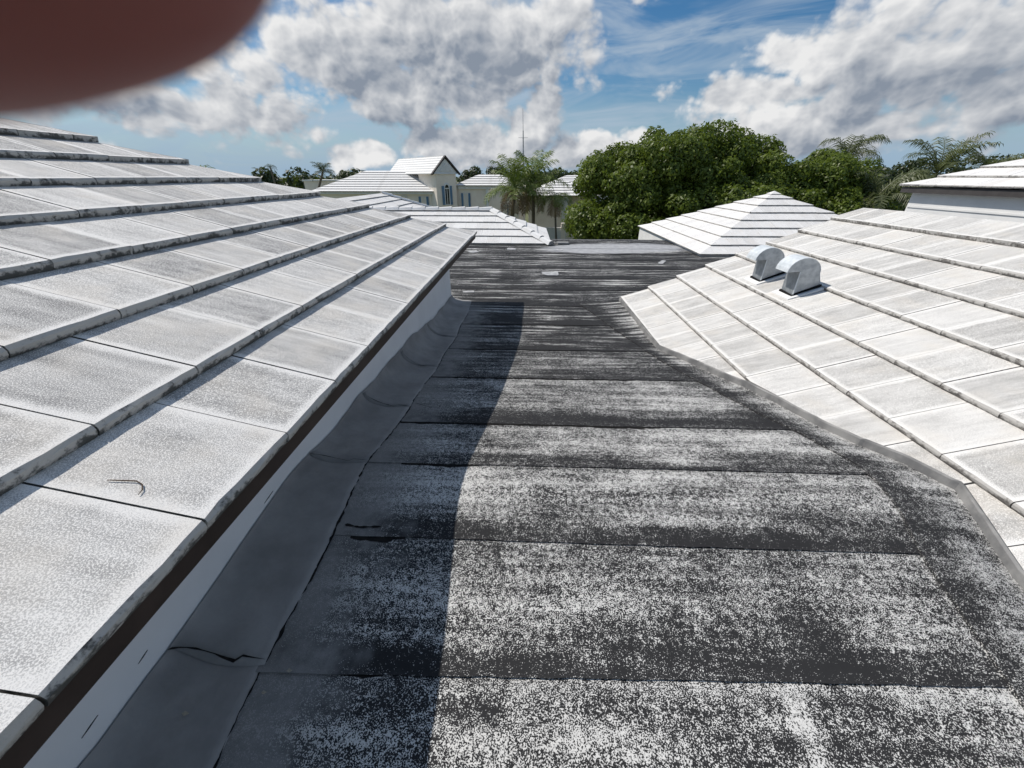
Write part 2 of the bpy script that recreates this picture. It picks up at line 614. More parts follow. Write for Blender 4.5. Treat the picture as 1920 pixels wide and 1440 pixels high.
def whole_tile(name, wd, ln, t, expo, mat, seed):
    """slab with an eased, slightly chipped nose: x across, y up the slope, top face at z=0"""
    r = random.Random(seed)
    n = 6
    xs = [-wd / 2 + wd * i / n for i in range(n + 1)]
    V, F, UV = [], [], []
    rows = [(0.004, -t, -1.0), (-0.001, -t * 0.55, -0.75), (0.000, -0.007, -0.52), (0.007, 0.0, 0.02), (ln, 0.0, ln / expo), (ln, -t, -1.0)]
    for k, (y, z, vv) in enumerate(rows):
        for i, x in enumerate(xs):
            dy = dz = 0
            if k in (1, 2, 3):
                dy = r.uniform(-0.001, 0.002)
                if r.random() < 0.06:
                    dy += 0.003
            if k == 0:
                dz = r.uniform(-0.001, 0.004)
            if k in (2,):
                dz = r.uniform(-0.004, 0.001)
            V.append((x, y + dy, z + dz))
    W = n + 1
    for k in range(len(rows) - 1):
        for i in range(n):
            F.append([k * W + i, k * W + i + 1, (k + 1) * W + i + 1, (k + 1) * W + i])
            va, vb = rows[k][2], rows[k + 1][2]
            if k == 2:
                va = -0.52
                vb = -0.51
            if k == 4:
                va = vb = -1.0
            UV.append([(xs[i] / wd + .5, va), (xs[i + 1] / wd + .5, va), (xs[i + 1] / wd + .5, vb), (xs[i] / wd + .5, vb)])
    kb = 5 * W
    F.append([kb + i for i in range(W)] + [i for i in reversed(range(W))])
    UV.append([(0.5, -1.0)] * (2 * W))
    for i, rev in ((0, False), (n, True)):
        f = [k * W + i for k in range(len(rows))]
        F.append(f[::-1] if rev is False else f)
        UV.append([(0.5, -0.9)] * len(rows))
    me = mesh(name, V, F, mat, UV)
    bm = bmesh.new()
    bm.from_mesh(me)
    bmesh.ops.recalc_face_normals(bm, faces=bm.faces)
    bm.to_mesh(me)
    bm.free()
    return me


def slab_mesh(name, polys, t, wd, expo, mat):
    V, F, UV = [], [], []
    for p in polys:
        k = len(V)
        n = len(p)
        V += [(x, y, 0.0) for x, y in p] + [(x, y, -t) for x, y in p]
        F.append([k + i for i in range(n)])
        UV.append([(x / wd + .5, max(0.02, y / expo)) for x, y in p])
        F.append([k + n + i for i in reversed(range(n))])
        UV.append([(0.5, -1.0)] * n)
        for i in range(n):
            j = (i + 1) % n
            F.append([k + i, k + n + i, k + n + j, k + j])
            UV.append([(p[i][0] / wd + .5, -0.52), (p[i][0] / wd + .5, -1.0), (p[j][0] / wd + .5, -1.0), (p[j][0] / wd + .5, -0.52)])
    return mesh(name, V, F, mat, UV)


def roof_face(parent, P0, U, V, z0, run, rise, n, wd, regions, t, phase, mat, gap=0.004, joined=None, seed=0, jitter=0.0015):
    """lay tiles on one slope. P0: eave corner (x, y), U along the eave, V inward, both unit;
    regions: convex polygons in (u, v) the tiles are kept to. joined: one mesh with that name instead of tiles"""
    U = Vector((U[0], U[1], 0))
    Vv = Vector((V[0], V[1], 0))
    slope = (rise - t) / run
    al = math.atan(slope)
    ca = math.cos(al)
    ln = run * 1.22 / ca
    expo = run / ca
    variants = [whole_tile('tile', wd - gap, ln, t, expo, mat, seed + k) for k in range(6)] if joined is None else None
    rr = random.Random(seed)
    us = [p[0] for rg in regions for p in rg]
    umin, umax = min(us), max(us)
    allV, allF, allUV = [], [], []
    cnt = 0
    for c in range(n):
        ph = phase + (wd / 2 if c % 2 else 0)
        i0 = int(math.floor((umin - ph) / wd)) - 1
        i1 = int(math.ceil((umax - ph) / wd)) + 1
        if joined is not None:
            cells = [(umin - 1, umax + 1)]
        else:
            cells = [(ph + i * wd, ph + (i + 1) * wd) for i in range(i0, i1)]
        for (ua, ub) in cells:
            g2 = gap / 2 if joined is None else 0
            rect = [(ua + g2, c * run), (ub - g2, c * run), (ub - g2, c * run + ln * ca), (ua + g2, c * run + ln * ca)]
            polys = [q for q in (clip_poly(rect, rg) for rg in regions) if len(q) > 2 and area(q) > 0.0006]
            if not polys:
                continue
            tot = sum(area(q) for q in polys)
            uc = (ua + ub) / 2
            jz = rr.uniform(-jitter, jitter)
            jr = rr.uniform(-0.002, 0.002) if joined is None else 0
            org = Vector((P0[0], P0[1], 0)) + U * uc + Vv * (c * run) + Vector((0, 0, z0 + c * rise + jz))
            yl = Vv * ca + Vector((0, 0, math.sin(al)))
            zl = U.cross(yl)
            if zl.z < 0:
                raise RuntimeError('roof face orientation')
            M = Matrix(((U.x, yl.x, zl.x, org.x), (U.y, yl.y, zl.y, org.y), (U.z, yl.z, zl.z, org.z), (0, 0, 0, 1)))
            if joined is None:
                if tot > area(rect) * 0.999:
                    o = bpy.data.objects.new('tile', variants[rr.randrange(6)])
                else:
                    loc = [[(x - uc, (y - c * run) / ca) for x, y in q] for q in polys]
                    o = bpy.data.objects.new('tile', slab_mesh('tile_cut', loc, t, wd, expo, mat))
                COL.objects.link(o)
                o.parent = parent
                pm = Matrix.Translation(parent.location) @ Matrix.Rotation(parent.rotation_euler.z, 4, 'Z')
                o.matrix_local = pm.inverted() @ M @ Matrix.Rotation(jr * 0.5, 4, 'Z')
                cnt += 1
            else:
                loc = [[(x - uc, (y - c * run) / ca) for x, y in q] for q in polys]
                k = len(allV)
                for q in loc:
                    me_v = [(x, y, 0) for x, y in q] + [(x, y, -t) for x, y in q]
                    kk = len(allV)
                    nn = len(q)
                    allV += [tuple(M @ Vector(p)) for p in me_v]
                    allF.append([kk + i for i in range(nn)])
                    allUV.append([((x * 0.7) % 1.0 if False else x / wd, max(0.02, y / expo)) for x, y in q])
                    for i in range(nn):
                        j = (i + 1) % nn
                        allF.append([kk + i, kk + nn + i, kk + nn + j, kk + j])
                        allUV.append([(0.5, -0.52), (0.5, -1), (0.5, -1), (0.5, -0.52)])
    if joined is not None:
        o = obj(joined, mesh(joined, allV, allF, mat, allUV))
        place(o, parent)
        return o
    return cnt


# ------------------------------------------------------------------ ground
gm = MB()
gx = [-1500, -300, -80, -40, -20, -10, 0, 10, 20, 40, 80, 300, 1500]
for i in range(len(gx)):
    for j in range(len(gx)):
        x, y = gx[i], gx[j]
        gm.v.append((x, y, -3.3 + 0.15 * math.sin(x * .07) * math.cos(y * .05) * (abs(x) < 200 and abs(y) < 200)))
for i in range(len(gx) - 1):
    for j in range(len(gx) - 1):
        k = i * len(gx) + j
        gm.f.append([k, k + len(gx), k + len(gx) + 1, k + 1])
ground = gm.build('ground', 'grass')
tag(ground, kind='structure')

# ------------------------------------------------------------------ flat roof
ZP_D = [-1.5, 0.2, 0.36, 0.60, 0.80, 0.95, 1.10, 1.20, 1.32, 1.50, 1.70, 2.00, 2.23, 2.6, 3.0, 3.4, 3.72, 4.4, 5.0, 11.0]
ZP_Z = [0.20, 0.232, 0.24, 0.252, 0.272, 0.290, 0.303, 0.307, 0.298, 0.270, 0.240, 0.195, 0.165, 0.120, 0.076, 0.036, 0.014, 0.002, 0.0, 0.0]
_zx = np.linspace(-1.5, 11, 1251)
_zy = np.interp(_zx, ZP_D, ZP_Z)
_k = np.exp(-np.linspace(-2, 2, 25) ** 2)
_k /= _k.sum()
_zy = np.convolve(np.pad(_zy, 12, mode='edge'), _k, mode='valid')


def zf(d):
    return float(np.interp(d, _zx, _zy))


CREASE_D = [-1.5, 0.0, 0.35, 0.62, 0.98, 1.15, 1.30, 1.45, 1.73, 2.04, 2.64, 3.2, 3.80, 4.73, 4.85]
CREASE_X = [0.9, 1.10, 1.24, 1.31, 1.39, 1.45, 1.49, 1.50, 1.46, 1.36, 1.20, 1.08, 0.96, 0.70, 0.66]
EDGE_D = [-1.5, 0.0, 0.50, 0.896, 0.962, 1.10, 1.258, 1.458, 1.613, 1.809, 2.077, 2.342, 2.468, 2.739, 3.023, 3.255, 4.85]
EDGE_X = [1.40, 1.50, 1.58, 1.667, 1.689, 1.737, 1.79, 1.745, 1.683, 1.625, 1.570, 1.505, 1.458, 1.377, 1.290, 1.206, 1.19]


def crease(d):
    return float(np.interp(d, CREASE_D, CREASE_X))


def tedge(d):
    return float(np.interp(d, EDGE_D, EDGE_X))


flat = empty('flat_roof', (0.2, 2.5, 0.0), 'dark flat roof of bitumen sheets with worn white speckle between the tiled slopes', 'roof')
SEAMS = [-1.2, -0.75, -0.30, 0.14, 0.54, 0.94, 1.34, 1.76, 2.5, 3.2, 4.0, 4.72, 5.5, 6.2, 6.95, 7.7, 8.4, 9.1, 9.8, 10.45]


def jag(x, s):
    return 0.0012 * math.sin(x * 3 + s * 3.1) + 0.001 * math.sin(x * 23 + s) + 0.0012 * math.sin(x * 57 + s * 1.7)


for k in range(len(SEAMS) - 1):
    d0, d1 = SEAMS[k], SEAMS[k + 1] + 0.05
    V, F, UV = [], [], []
    nx, ny = 40, 7
    for j in range(ny + 1):
        for i in range(nx + 1):
            d = d0 + (d1 - d0) * j / ny
            if d0 < 4.7:
                xa, xb = -0.96, crease(min(max(d, -1.5), 4.85)) + 0.06
            else:
                xa, xb = -4.2, 8.6
            x = xa + (xb - xa) * i / nx
            lift = 0.006 * (1 - j / ny) + 0.001
            dd = d + (jag(x, k) + 0.02 * (k == 4) * (x - 0.3)) * (1 if j in (0,) else 0)
            V.append((x, dd, zf(d) + lift))
            UV.append((i / nx, j / ny))
    base_n = len(V)
    for i in range(nx + 1):
        p = V[i]
        V.append((p[0], p[1] + 0.002, p[2] - 0.0066))
    W = nx + 1
    FU = []
    for j in range(ny):
        for i in range(nx):
            f = [j * W + i, j * W + i + 1, (j + 1) * W + i + 1, (j + 1) * W + i]
            F.append(f)
            FU.append([UV[q] for q in f])
    for i in range(nx):
        F.append([base_n + i, base_n + i + 1, i + 1, i])
        FU.append([(i / nx, -0.3)] * 4)
    o = obj('membrane_sheet', mesh('membrane_sheet', V, F, 'membrane', FU, smooth=False))
    place(o, flat)

# black bitumen beads squeezed out along the laps
for k, (d, xa, xb) in enumerate([(0.54, -0.72, -0.30), (0.94, -0.62, -0.42), (1.76, -0.70, 0.75), (2.5, -0.72, 0.8), (3.2, -0.6, 0.4), (4.0, -0.3, 0.7), (1.34, -0.55, -0.2)]):
    V, F = [], []
    n = max(10, int((xb - xa) / 0.03))
    rr = random.Random(k)
    for i in range(n + 1):
        x = xa + (xb - xa) * i / n
        e = 0.004 + 0.011 * rr.random() * (0.3 + abs(math.sin(x * 5 + k)))
        e *= min(1, i / 3, (n - i) / 3) + 0.05
        y0 = d - 0.006 + jag(x, SEAMS.index(d)) - e
        y1 = d + 0.001 + jag(x, SEAMS.index(d))
        V += [(x, y0, zf(y0) + 0.0035), (x, y1, zf(y1) + 0.0055)]
    for i in range(n):
        F.append([2 * i, 2 * i + 2, 2 * i + 3, 2 * i + 1])
    place(obj('lap_sealant', mesh('lap_sealant', V, F, 'bitumen')), flat)

# flat body of the roof under the sheets with the far fascia
body = MB()
body.box(-4.2, 8.6, 4.75, 10.42, -0.35, -0.006)
body.box(-0.97, 1.95, -1.5, 4.74, -0.35, -0.006)
body.build('roof_body', 'stucco_white', flat)
kb = MB()
kb.box(0.62, 3.3, 10.425, 10.49, -0.2, 0.012)
kb.build('edge_trim', 'edge_metal', flat)

# cove sheets turned up the left wall
WALL_X = -0.97
WM_D = [-1.5, 0.3, 0.6, 1.4, 1.95, 2.3, 3.0, 3.8, 4.88]
WM_Z = [0.30, 0.30, 0.302, 0.315, 0.312, 0.285, 0.255, 0.14, 0.085]
COVE = [-1.2, 0.54, 1.33, 1.95, 2.7, 3.55, 4.90]
rj = random.Random(3)
for k in range(len(COVE) - 1):
    d0, d1 = COVE[k], COVE[k + 1] + 0.02
    ny = max(6, int((d1 - d0) / 0.07))
    nx = 14
    V, F = [], []
    for j in range(ny + 1):
        d = d0 + (d1 - d0) * j / ny
        top = float(np.interp(d, WM_D, WM_Z)) + 0.006 * math.sin(d * 11) + 0.003 * math.sin(d * 31)
        zb = zf(d) + 0.012 + (0.004 if j == 0 else 0.0)
        hgt = max(0.035, top - zb)
        toe = -0.70 + 0.008 * math.sin(d * 7.3 + 1) + 0.006 * rj.uniform(-1, 1)
        rad = 0.17
        for i in range(nx + 1):
            s = i / nx
            if s < 0.7:
                a = (s / 0.7) * math.pi / 2
                x = WALL_X + 0.006 + rad * (1 - math.sin(math.pi / 2 - a)) if False else WALL_X + 0.006 + rad * (1 - math.cos(a))
                z = zb + hgt * (1 - math.sin(a))
            else:
                q = (s - 0.7) / 0.3
                x = WALL_X + 0.006 + rad + (toe - (WALL_X + 0.006 + rad)) * q
                z = zb - 0.004 * q
            wob = 0.003 * math.sin(d * 17 + i) * (1 - abs(s - .5))
            V.append((x, d + 0.012 * math.sin(s * 5 + k) * (1 if j in (0, ny) else 0), z + wob))
    W = nx + 1
    for j in range(ny):
        for i in range(nx):
            F.append([j * W + i, j * W + i + 1, (j + 1) * W + i + 1, (j + 1) * W + i])
    nb = len(V)
    for j in range(ny + 1):
        p = V[j * W + nx]
        V.append((p[0] + 0.004, p[1], p[2] - 0.009))
    for j in range(ny):
        F.append([j * W + nx, nb + j, nb + j + 1, (j + 1) * W + nx])
    nb = len(V)
    for i in range(nx + 1):
        p = V[i]
        V.append((p[0], p[1] + 0.001, p[2] - 0.009))
    for i in range(nx):
        F.append([nb + i, nb + i + 1, i + 1, i])
    place(obj('cove_sheet', mesh('cove_sheet', V, F, 'cove_sheet', smooth=True)), flat)


def crack(pts, wmax, seed, sub=6):
    """ragged line of bitumen bled out of a joint, lying on the sheets"""
    rr = random.Random(seed)
    P = []
    for a, b2 in zip(pts[:-1], pts[1:]):
        for q in range(sub):
            P.append((a[0] + (b2[0] - a[0]) * q / sub, a[1] + (b2[1] - a[1]) * q / sub, a[2] + (b2[2] - a[2]) * q / sub))
    P.append(pts[-1])
    V, F = [], []
    for i, p in enumerate(P):
        j = min(i + 1, len(P) - 1)
        h = max(i - 1, 0)
        dx, dy = P[j][0] - P[h][0], P[j][1] - P[h][1]
        L = math.hypot(dx, dy) or 1
        nx_, ny_ = -dy / L, dx / L
        e = wmax * (0.25 + 0.75 * rr.random() ** 2)
        if i in (0, len(P) - 1):
            e *= 0.2
        ox = rr.uniform(-.003, .003)
        V += [(p[0] + nx_ * e + ox, p[1] + ny_ * e, p[2]), (p[0] - nx_ * e + ox, p[1] - ny_ * e, p[2])]
    for i in range(len(P) - 1):
        F.append([2 * i, 2 * i + 1, 2 * i + 3, 2 * i + 2])
    place(obj('sealant_line', mesh('sealant_line', V, F, 'bitumen')), flat)


def toe_pts(a, b2, off=0.0):
    n = max(3, int((b2 - a) / 0.09))
    return [(-0.695 + off + 0.009 * math.sin((a + (b2 - a) * i / n) * 7.3 + 1), a + (b2 - a) * i / n, zf(a + (b2 - a) * i / n) + 0.0075) for i in range(n + 1)]


crack(toe_pts(-0.6, 0.54), 0.005, 1)
crack(toe_pts(0.50, 1.05), 0.007, 2)
crack(toe_pts(0.95, 2.0), 0.0055, 4)
crack(toe_pts(1.9, 4.4), 0.005, 5)


def cove_line(d, x_end, wd, seed):
    pts = []
    top = float(np.interp(d, WM_D, WM_Z))
    zb = zf(d) + 0.012
    hgt = max(0.035, top - zb)
    for i in range(9):
        a = i / 8 * math.pi / 2
        pts.append((WALL_X + 0.012 + 0.17 * (1 - math.cos(a)), d + 0.02 * math.sin(i * .4), zb + hgt * (1 - math.sin(a)) + 0.0055))
    pts += [(WALL_X + 0.20, d + 0.012, zb + 0.0075), (x_end - 0.03, d + 0.008, zb + 0.0075), (x_end, d + 0.006, zb + 0.006)]
    crack(pts, wd * 0.8, seed, 1)


cove_line(0.54, -0.70, 0.006, 11)
cove_line(1.33, -0.70, 0.004, 12)
cove_line(1.95, -0.70, 0.005, 13)
cove_line(2.7, -0.78, 0.004, 14)
cove_line(3.55, -0.80, 0.003, 15)
crack([(-0.68, 2.02, zf(2.02) + .009), (-0.55, 1.95, zf(1.95) + .009)], 0.004, 16)
crack([(-0.66, 0.985, zf(.985) + .009), (-0.60, 0.975, zf(.975) + .009), (-0.52, 0.98, zf(.98) + .009)], 0.007, 17)

# flashing strip up to the right-hand tiles
V, F, FU = [], [], []
ds = np.concatenate([np.arange(-1.2, 3.3, 0.06), np.arange(3.3, 4.84, 0.11), [4.83]])
nx = 8
RP = (0.417, 1.174, 0.09)


def tplane(x):
    return RP[2] + RP[0] * (x - RP[1])


for d in ds:
    xa, xb = crease(d) + 0.006 * math.sin(d * 6) + 0.003 * math.sin(d * 19), tedge(d) + 0.004
    ztop = tplane(xb) - 0.050
    for i in range(nx + 1):
        s = i / nx
        z = (zf(d) + 0.014) * (1 - s ** 1.5) + ztop * s ** 1.5 + 0.004 * math.sin(d * 9 + s * 4) * s * (1 - s)
        V.append((xa + (xb - xa) * s, d, z))
W = nx + 1
for j in range(len(ds) - 1):
    for i in range(nx):
        F.append([j * W + i, j * W + i + 1, (j + 1) * W + i + 1, (j + 1) * W + i])
        FU.append([(i / nx, j / 9), ((i + 1) / nx, j / 9), ((i + 1) / nx, (j + 1) / 9), (i / nx, (j + 1) / 9)])
nb = len(V)
for j in range(len(ds)):
    p = V[j * W]
    V.append((p[0] - 0.003, p[1], p[2] - 0.013))
for j in range(len(ds) - 1):
    F.append([j * W, (j + 1) * W, nb + j + 1, nb + j])
    FU.append([(0, 0)] * 4)
fl = obj('flashing_strip', mesh('flashing_strip', V, F, 'flashing', FU, smooth=False))
place(fl, flat)

# repair patches on the far part
for i, (x, y, a, b2, r) in enumerate([(0.40, 6.55, 0.13, 0.26, 0.1), (-0.35, 9.0, 0.10, 0.22, 0.0), (0.72, 8.9, 0.07, 0.25, -0.3), (-1.15, 8.6, 0.1, 0.22, 0.5), (-0.82, 5.35, 0.09, 0.10, 0.2), (2.55, 7.6, 0.05, 0.42, -0.5)]):
    rr = random.Random(i + 40)
    n = 10
    V = []
    for q in range(n):
        an = 2 * math.pi * q / n
        e = 1 + rr.uniform(-.2, .2)
        sx, sy = math.copysign(abs(math.cos(an)) ** .5, math.cos(an)) * a * e, math.copysign(abs(math.sin(an)) ** .5, math.sin(an)) * b2 * .5 * e
        V.append((x + sx * math.cos(r) - sy * math.sin(r), y + sx * math.sin(r) + sy * math.cos(r), 0.0105))
    V += [(p[0], p[1], 0.001) for p in V]
    F = [list(range(n))] + [[q, n + q, n + (q + 1) % n, (q + 1) % n] for q in range(n)]
    place(obj('patch', mesh('patch', V, F, 'patch_grey')), flat)
bx = MB()
bx.box(0.72, 0.98, 9.62, 9.84, 0.012, 0.05)
bx.build('scupper_box', 'edge_metal', flat)

# ------------------------------------------------------------------ left tiled roof
LX, LRUN, LRISE, LZ = -0.63, 0.3175, 0.119, 0.835
LFAR = 5.13
NL = 11
left = empty('tiled_roof', (-2.0, 2.0, 0.0), 'big whitewashed tile roof on the left with dark brown fascia and grey weathered tiles', 'roof')
reach = NL * LRUN
# eave runs along +Y; U must satisfy U x V up: U=+Y, V=-X
u_far = LFAR + 1.2
roof_face(left, (LX, -1.2), (0, 1), (-1, 0), LZ, LRUN, LRISE, NL, 0.297,
          [[(0.3, 0), (u_far, 0), (u_far - reach, reach), (1.2, reach)]], 0.034, 1.2 + 0.523 - 0.297 * 8, 'tile_left', seed=11)
# far hip face, seen from the other side of the roof
roof_face(left, (LX, LFAR), (-1, 0), (0, -1), LZ, LRUN, LRISE, NL, 0.297,
          [[(0.012, 0), (2 * reach, 0), (reach, reach), (reach - 0.01, reach)]], 0.034, 0.05, 'tile_left', joined='hip_slope', seed=12)
roof_face(left, (LX - 2 * reach, LFAR), (0, -1), (1, 0), LZ, LRUN, LRISE, NL, 0.297,
          [[(0, 0), (6.5, 0), (6.5, reach), (reach, reach)]], 0.034, 0.0, 'tile_left', joined='rear_slope', seed=13)
# deck below the tiles
dk = MB()
zt = LZ - 0.075
rz_ = LZ + NL * LRISE - 0.075
yA = -1.2
xr = LX - reach
dk.v = [(LX - 0.03, yA, zt), (LX - 0.03, LFAR - 0.03, zt), (xr, LFAR - reach, rz_), (xr, yA, rz_), (LX - 2 * reach, yA, zt), (LX - 2 * reach, LFAR - 0.03, zt)]
dk.f = [[0, 1, 2, 3], [1, 5, 2], [2, 5, 4, 3], [0, 3, 4]]
dk.build('roof_deck', 'fascia_brown', left)
fa = MB()
fa.box(LX - 0.045, LX - 0.022, -1.2, LFAR - 0.022, 0.753, 0.798)
fa.build('fascia', 'fascia_brown', left)
fb = MB()
fb.box(LX - 2 * reach, LX - 0.047, LFAR - 0.045, LFAR - 0.022, 0.753, 0.798)
fb.build('fascia', 'fascia_brown', left)
sf = MB()
sf.box(LX - 0.40, LX - 0.047, -1.2, LFAR - 0.05, 0.756, 0.764)
sf.build('soffit', 'white_wall', left)
wl = MB()
wl.box(WALL_X - 0.2, WALL_X, -1.2, 4.89, -0.3, 0.754)
wl.box(WALL_X - 5.5, WALL_X - 0.202, 4.69, 4.89, -0.3, 0.754)
wl.build('wall', 'white_wall', left)

for i, (d, z, L) in enumerate([(0.36, 0.345, 0.020), (0.50, 0.352, 0.015), (1.05, 0.362, 0.03)]):
    q = MB()
    X1 = WALL_X + 0.0022
    q.v = [(X1, d - L, z - 0.003), (X1, d, z + 0.0010), (X1, d + L, z + 0.003), (X1, d, z - 0.0012)]
    q.v += [(WALL_X - 0.004, y_, z_) for _, y_, z_ in q.v]
    q.f = [[0, 3, 2, 1], [4, 5, 6, 7]] + [[k_, (k_ + 1) % 4, 4 + (k_ + 1) % 4, 4 + k_] for k_ in range(4)]
    q.build('paint_tear', 'dark_void', left)

# ------------------------------------------------------------------ right tiled roof
RX, RRUN, RRISE, RZ = 1.19, 0.3195, 0.1332, 0.098
NR = 8
RFAR = 4.86
right = empty('tiled_roof', (2.5, 2.0, 0.0), 'sunlit white tile roof on the right with two metal vents and a raked far end', 'roof')
# U = -Y, V = +X ; u measured from the far end
regs = []
bp_ = [d for d in EDGE_D if -1.2 < d < RFAR] + [RFAR, -1.2]
bp_ = sorted(set(bp_))
for a, b2 in zip(bp_[:-1], bp_[1:]):
    va, vb = tedge(a) - RX + 0.002, tedge(b2) - RX + 0.002
    ua, ub = RFAR - b2, RFAR - a       # ua < ub
    regs.append([(ua, max(vb, 0)), (ub, max(va, 0)), (ub, NR * RRUN), (ua, NR * RRUN)])
roof_face(right, (RX, RFAR), (0, -1), (1, 0), RZ, RRUN, RRISE, NR, 0.283, regs, 0.034, (RFAR - 1.69) % 0.283, 'tile_right', seed=21)
ridge_x = RX + NR * RRUN
roof_face(right, (ridge_x * 2 - RX, -1.2), (0, 1), (-1, 0), RZ, RRUN, RRISE, NR, 0.283,
          [[(0, 0), (RFAR + 1.2, 0), (RFAR + 1.2, NR * RRUN - 0.01), (0, NR * RRUN - 0.01)]], 0.034, 0.0, 'tile_right', joined='rear_slope', seed=22)
gw = MB()
gw.prism([(RX + 0.10, -0.1), (ridge_x * 2 - RX - 0.1, -0.1), (ridge_x * 2 - RX - 0.1, RZ - 0.03), (ridge_x, RZ + NR * RRISE - 0.06), (RX + 0.10, RZ - 0.02)], -1.2, RFAR - 0.10)
gw.build('gable_body', 'stucco_white', right)
# metal edge along the cut tiles
V, F = [], []
dsm = sorted(set(list(np.arange(-1.2, 3.25, 0.08)) + [d for d in EDGE_D if -1.2 < d < 4.85] + [3.6, 4.0, 4.4, 4.855]))
rr = random.Random(9)
for d in dsm:
    x = tedge(d)
    zt = tplane(x) + 0.001
    zb = zt - 0.062
    w_ = rr.uniform(-0.003, 0.003)
    V += [(x + 0.030, d, zt - 0.028), (x - 0.004, d, zt - 0.004 + w_ * .5), (x - 0.009 + w_, d, zt - 0.012), (x - 0.012 + w_, d, zb - 0.004)]
for j in range(len(dsm) - 1):
    for i in range(3):
        F.append([j * 4 + i, j * 4 + i + 1, (j + 1) * 4 + i + 1, (j + 1) * 4 + i])
place(obj('edge_flashing', mesh('edge_flashing', V, F, 'edge_metal')), right)


# ------------------------------------------------------------------ roof vents
def vent(y, label):
    root = empty('roof_vent', (2.35, y, tplane(2.35)), label, 'vent', 'gooseneck vents on the right roof')
    w_ = 0.16
    arc = []
    cx, cz = 2.285, 0.735
    for k in range(13):
        an = math.pi * 1.0 - math.pi * 1.02 * k / 12
        arc.append((cx + 0.125 * math.cos(an) + (0.012 * k / 12), cz + 0.115 * math.sin(an)))
    side = [(2.268, tplane(2.268)), (2.264, 0.742)] + arc + [(2.462, tplane(2.462) + 0.005)]
    h = tplane(2.35) * 0
    for yy, t_ in ((y, 0.004), (y + w_, 0.004)):
        p = MB()
        p.prism(side[::-1], yy, yy + t_)
        p.build('side_panel', 'galvanised', root)
    # curved hood
    hd = MB()
    out_ = arc + [(2.462, tplane(2.462) + 0.005)]
    n = len(out_)
    for (x, z) in out_:
        for yy in (y - 0.004, y + w_ + 0.008):
            hd.v.append((x, yy, z))
    for i, (x, z) in enumerate(out_):
        dx, dz = x - cx, z - cz
        L = math.hypot(dx, dz)
        for yy in (y - 0.004, y + w_ + 0.008):
            hd.v.append((x + dx / L * 0.004, yy, z + dz / L * 0.004))
    for i in range(n - 1):
        a = 2 * i
        o2 = 2 * n
        hd.f += [[a, a + 1, a + 3, a + 2], [o2 + a, o2 + a + 2, o2 + a + 3, o2 + a + 1], [a, a + 2, o2 + a + 2, o2 + a], [a + 1, o2 + a + 1, o2 + a + 3, a + 3]]
    hd.f += [[0, o2, o2 + 1, 1], [2 * n - 2, 2 * n - 1, o2 + 2 * n - 1, o2 + 2 * n - 2]]
    hd.build('hood', 'galvanised_sunlit', root)
    nk = MB()
    nk.prism([(2.264, tplane(2.268)), (2.268, tplane(2.268)), (2.267, 0.742), (2.262, 0.742)], y - 0.003, y + w_ + 0.006)
    nk.build('neck_front', 'galvanised_shaded', root)
    sm_ = MB()
    sm_.tube([(2.262, y - 0.006, tplane(2.268) + 0.01), (2.261, y - 0.006, 0.742)], [0.005, 0.004], 6)
    sm_.build('seam', 'galvanised_sunlit', root)
    # base flange with mastic
    fg = MB()
    z0, z1 = tplane(2.21), tplane(2.50)
    fg.prism([(2.21, z0 - 0.01), (2.50, z1 - 0.03), (2.50, z1 - 0.012), (2.21, z0 + 0.003)], y - 0.045, y + w_ + 0.045)
    fg.build('flange', 'trim_white', root)
    ms = MB()
    for (xa, xb, ya, yb) in ((2.262, 2.468, y - 0.016, y - 0.001), (2.249, 2.262, y - 0.012, y + w_ + 0.012)):
        za, zb = tplane(xa), tplane(xb)
        k = len(ms.v)
        ms.v += [(xa, ya, za + .004), (xb, ya, zb + .004), (xb, yb, zb + .016), (xa, yb, za + .014), (xa, yb, za - .01), (xb, yb, zb - .01)]
        ms.f += [[k, k + 1, k + 2, k + 3], [k, k + 3, k + 4], [k + 1, k + 5, k + 2], [k + 3, k + 2, k + 5, k + 4]]
    ms.build('mastic', 'bitumen', root)
    return root


vent(3.33, 'galvanised gooseneck vent on the right roof, the nearer of the two')
vent(3.84, 'galvanised gooseneck vent on the right roof, the farther of the two')

# ------------------------------------------------------------------ roofs standing on the far side
pyr = empty('pyramid_roof', (5.96, 10.66, 0.0), 'small white pyramid tile roof in front of the big dense tree', 'roof')
PX0, PY0, PS = 3.46, 8.15, 5.0
pr, ps_ = 0.3125, 0.1302
PNC = 8
tri = [[(0, 0), (PS, 0), (PS / 2, PS / 2)]]
roof_face(pyr, (PX0, PY0), (1, 0), (0, 1), 0.07, pr, ps_, PNC, 0.29, tri, 0.03, 0.0, 'tile_far', seed=31)
roof_face(pyr, (PX0, PY0 + PS), (0, -1), (1, 0), 0.07, pr, ps_, PNC, 0.29, tri, 0.03, 0.0, 'tile_far', seed=32)
roof_face(pyr, (PX0 + PS, PY0), (0, 1), (-1, 0), 0.07, pr, ps_, PNC, 0.29, tri, 0.03, 0.0, 'tile_far', joined='side_slope')
roof_face(pyr, (PX0 + PS, PY0 + PS), (-1, 0), (0, -1), 0.07, pr, ps_, PNC, 0.29, tri, 0.03, 0.0, 'tile_far', joined='rear_slope')
pb = MB()
pb.box(PX0 + 0.06, PX0 + PS - 0.06, PY0 + 0.06, PY0 + PS - 0.06, -3.3, 0.035)
pb.build('wall', 'stucco_white', pyr)
pc = MB()
c_ = Vector((PX0 + PS / 2, PY0 + PS / 2, 0.07 + PNC * ps_))
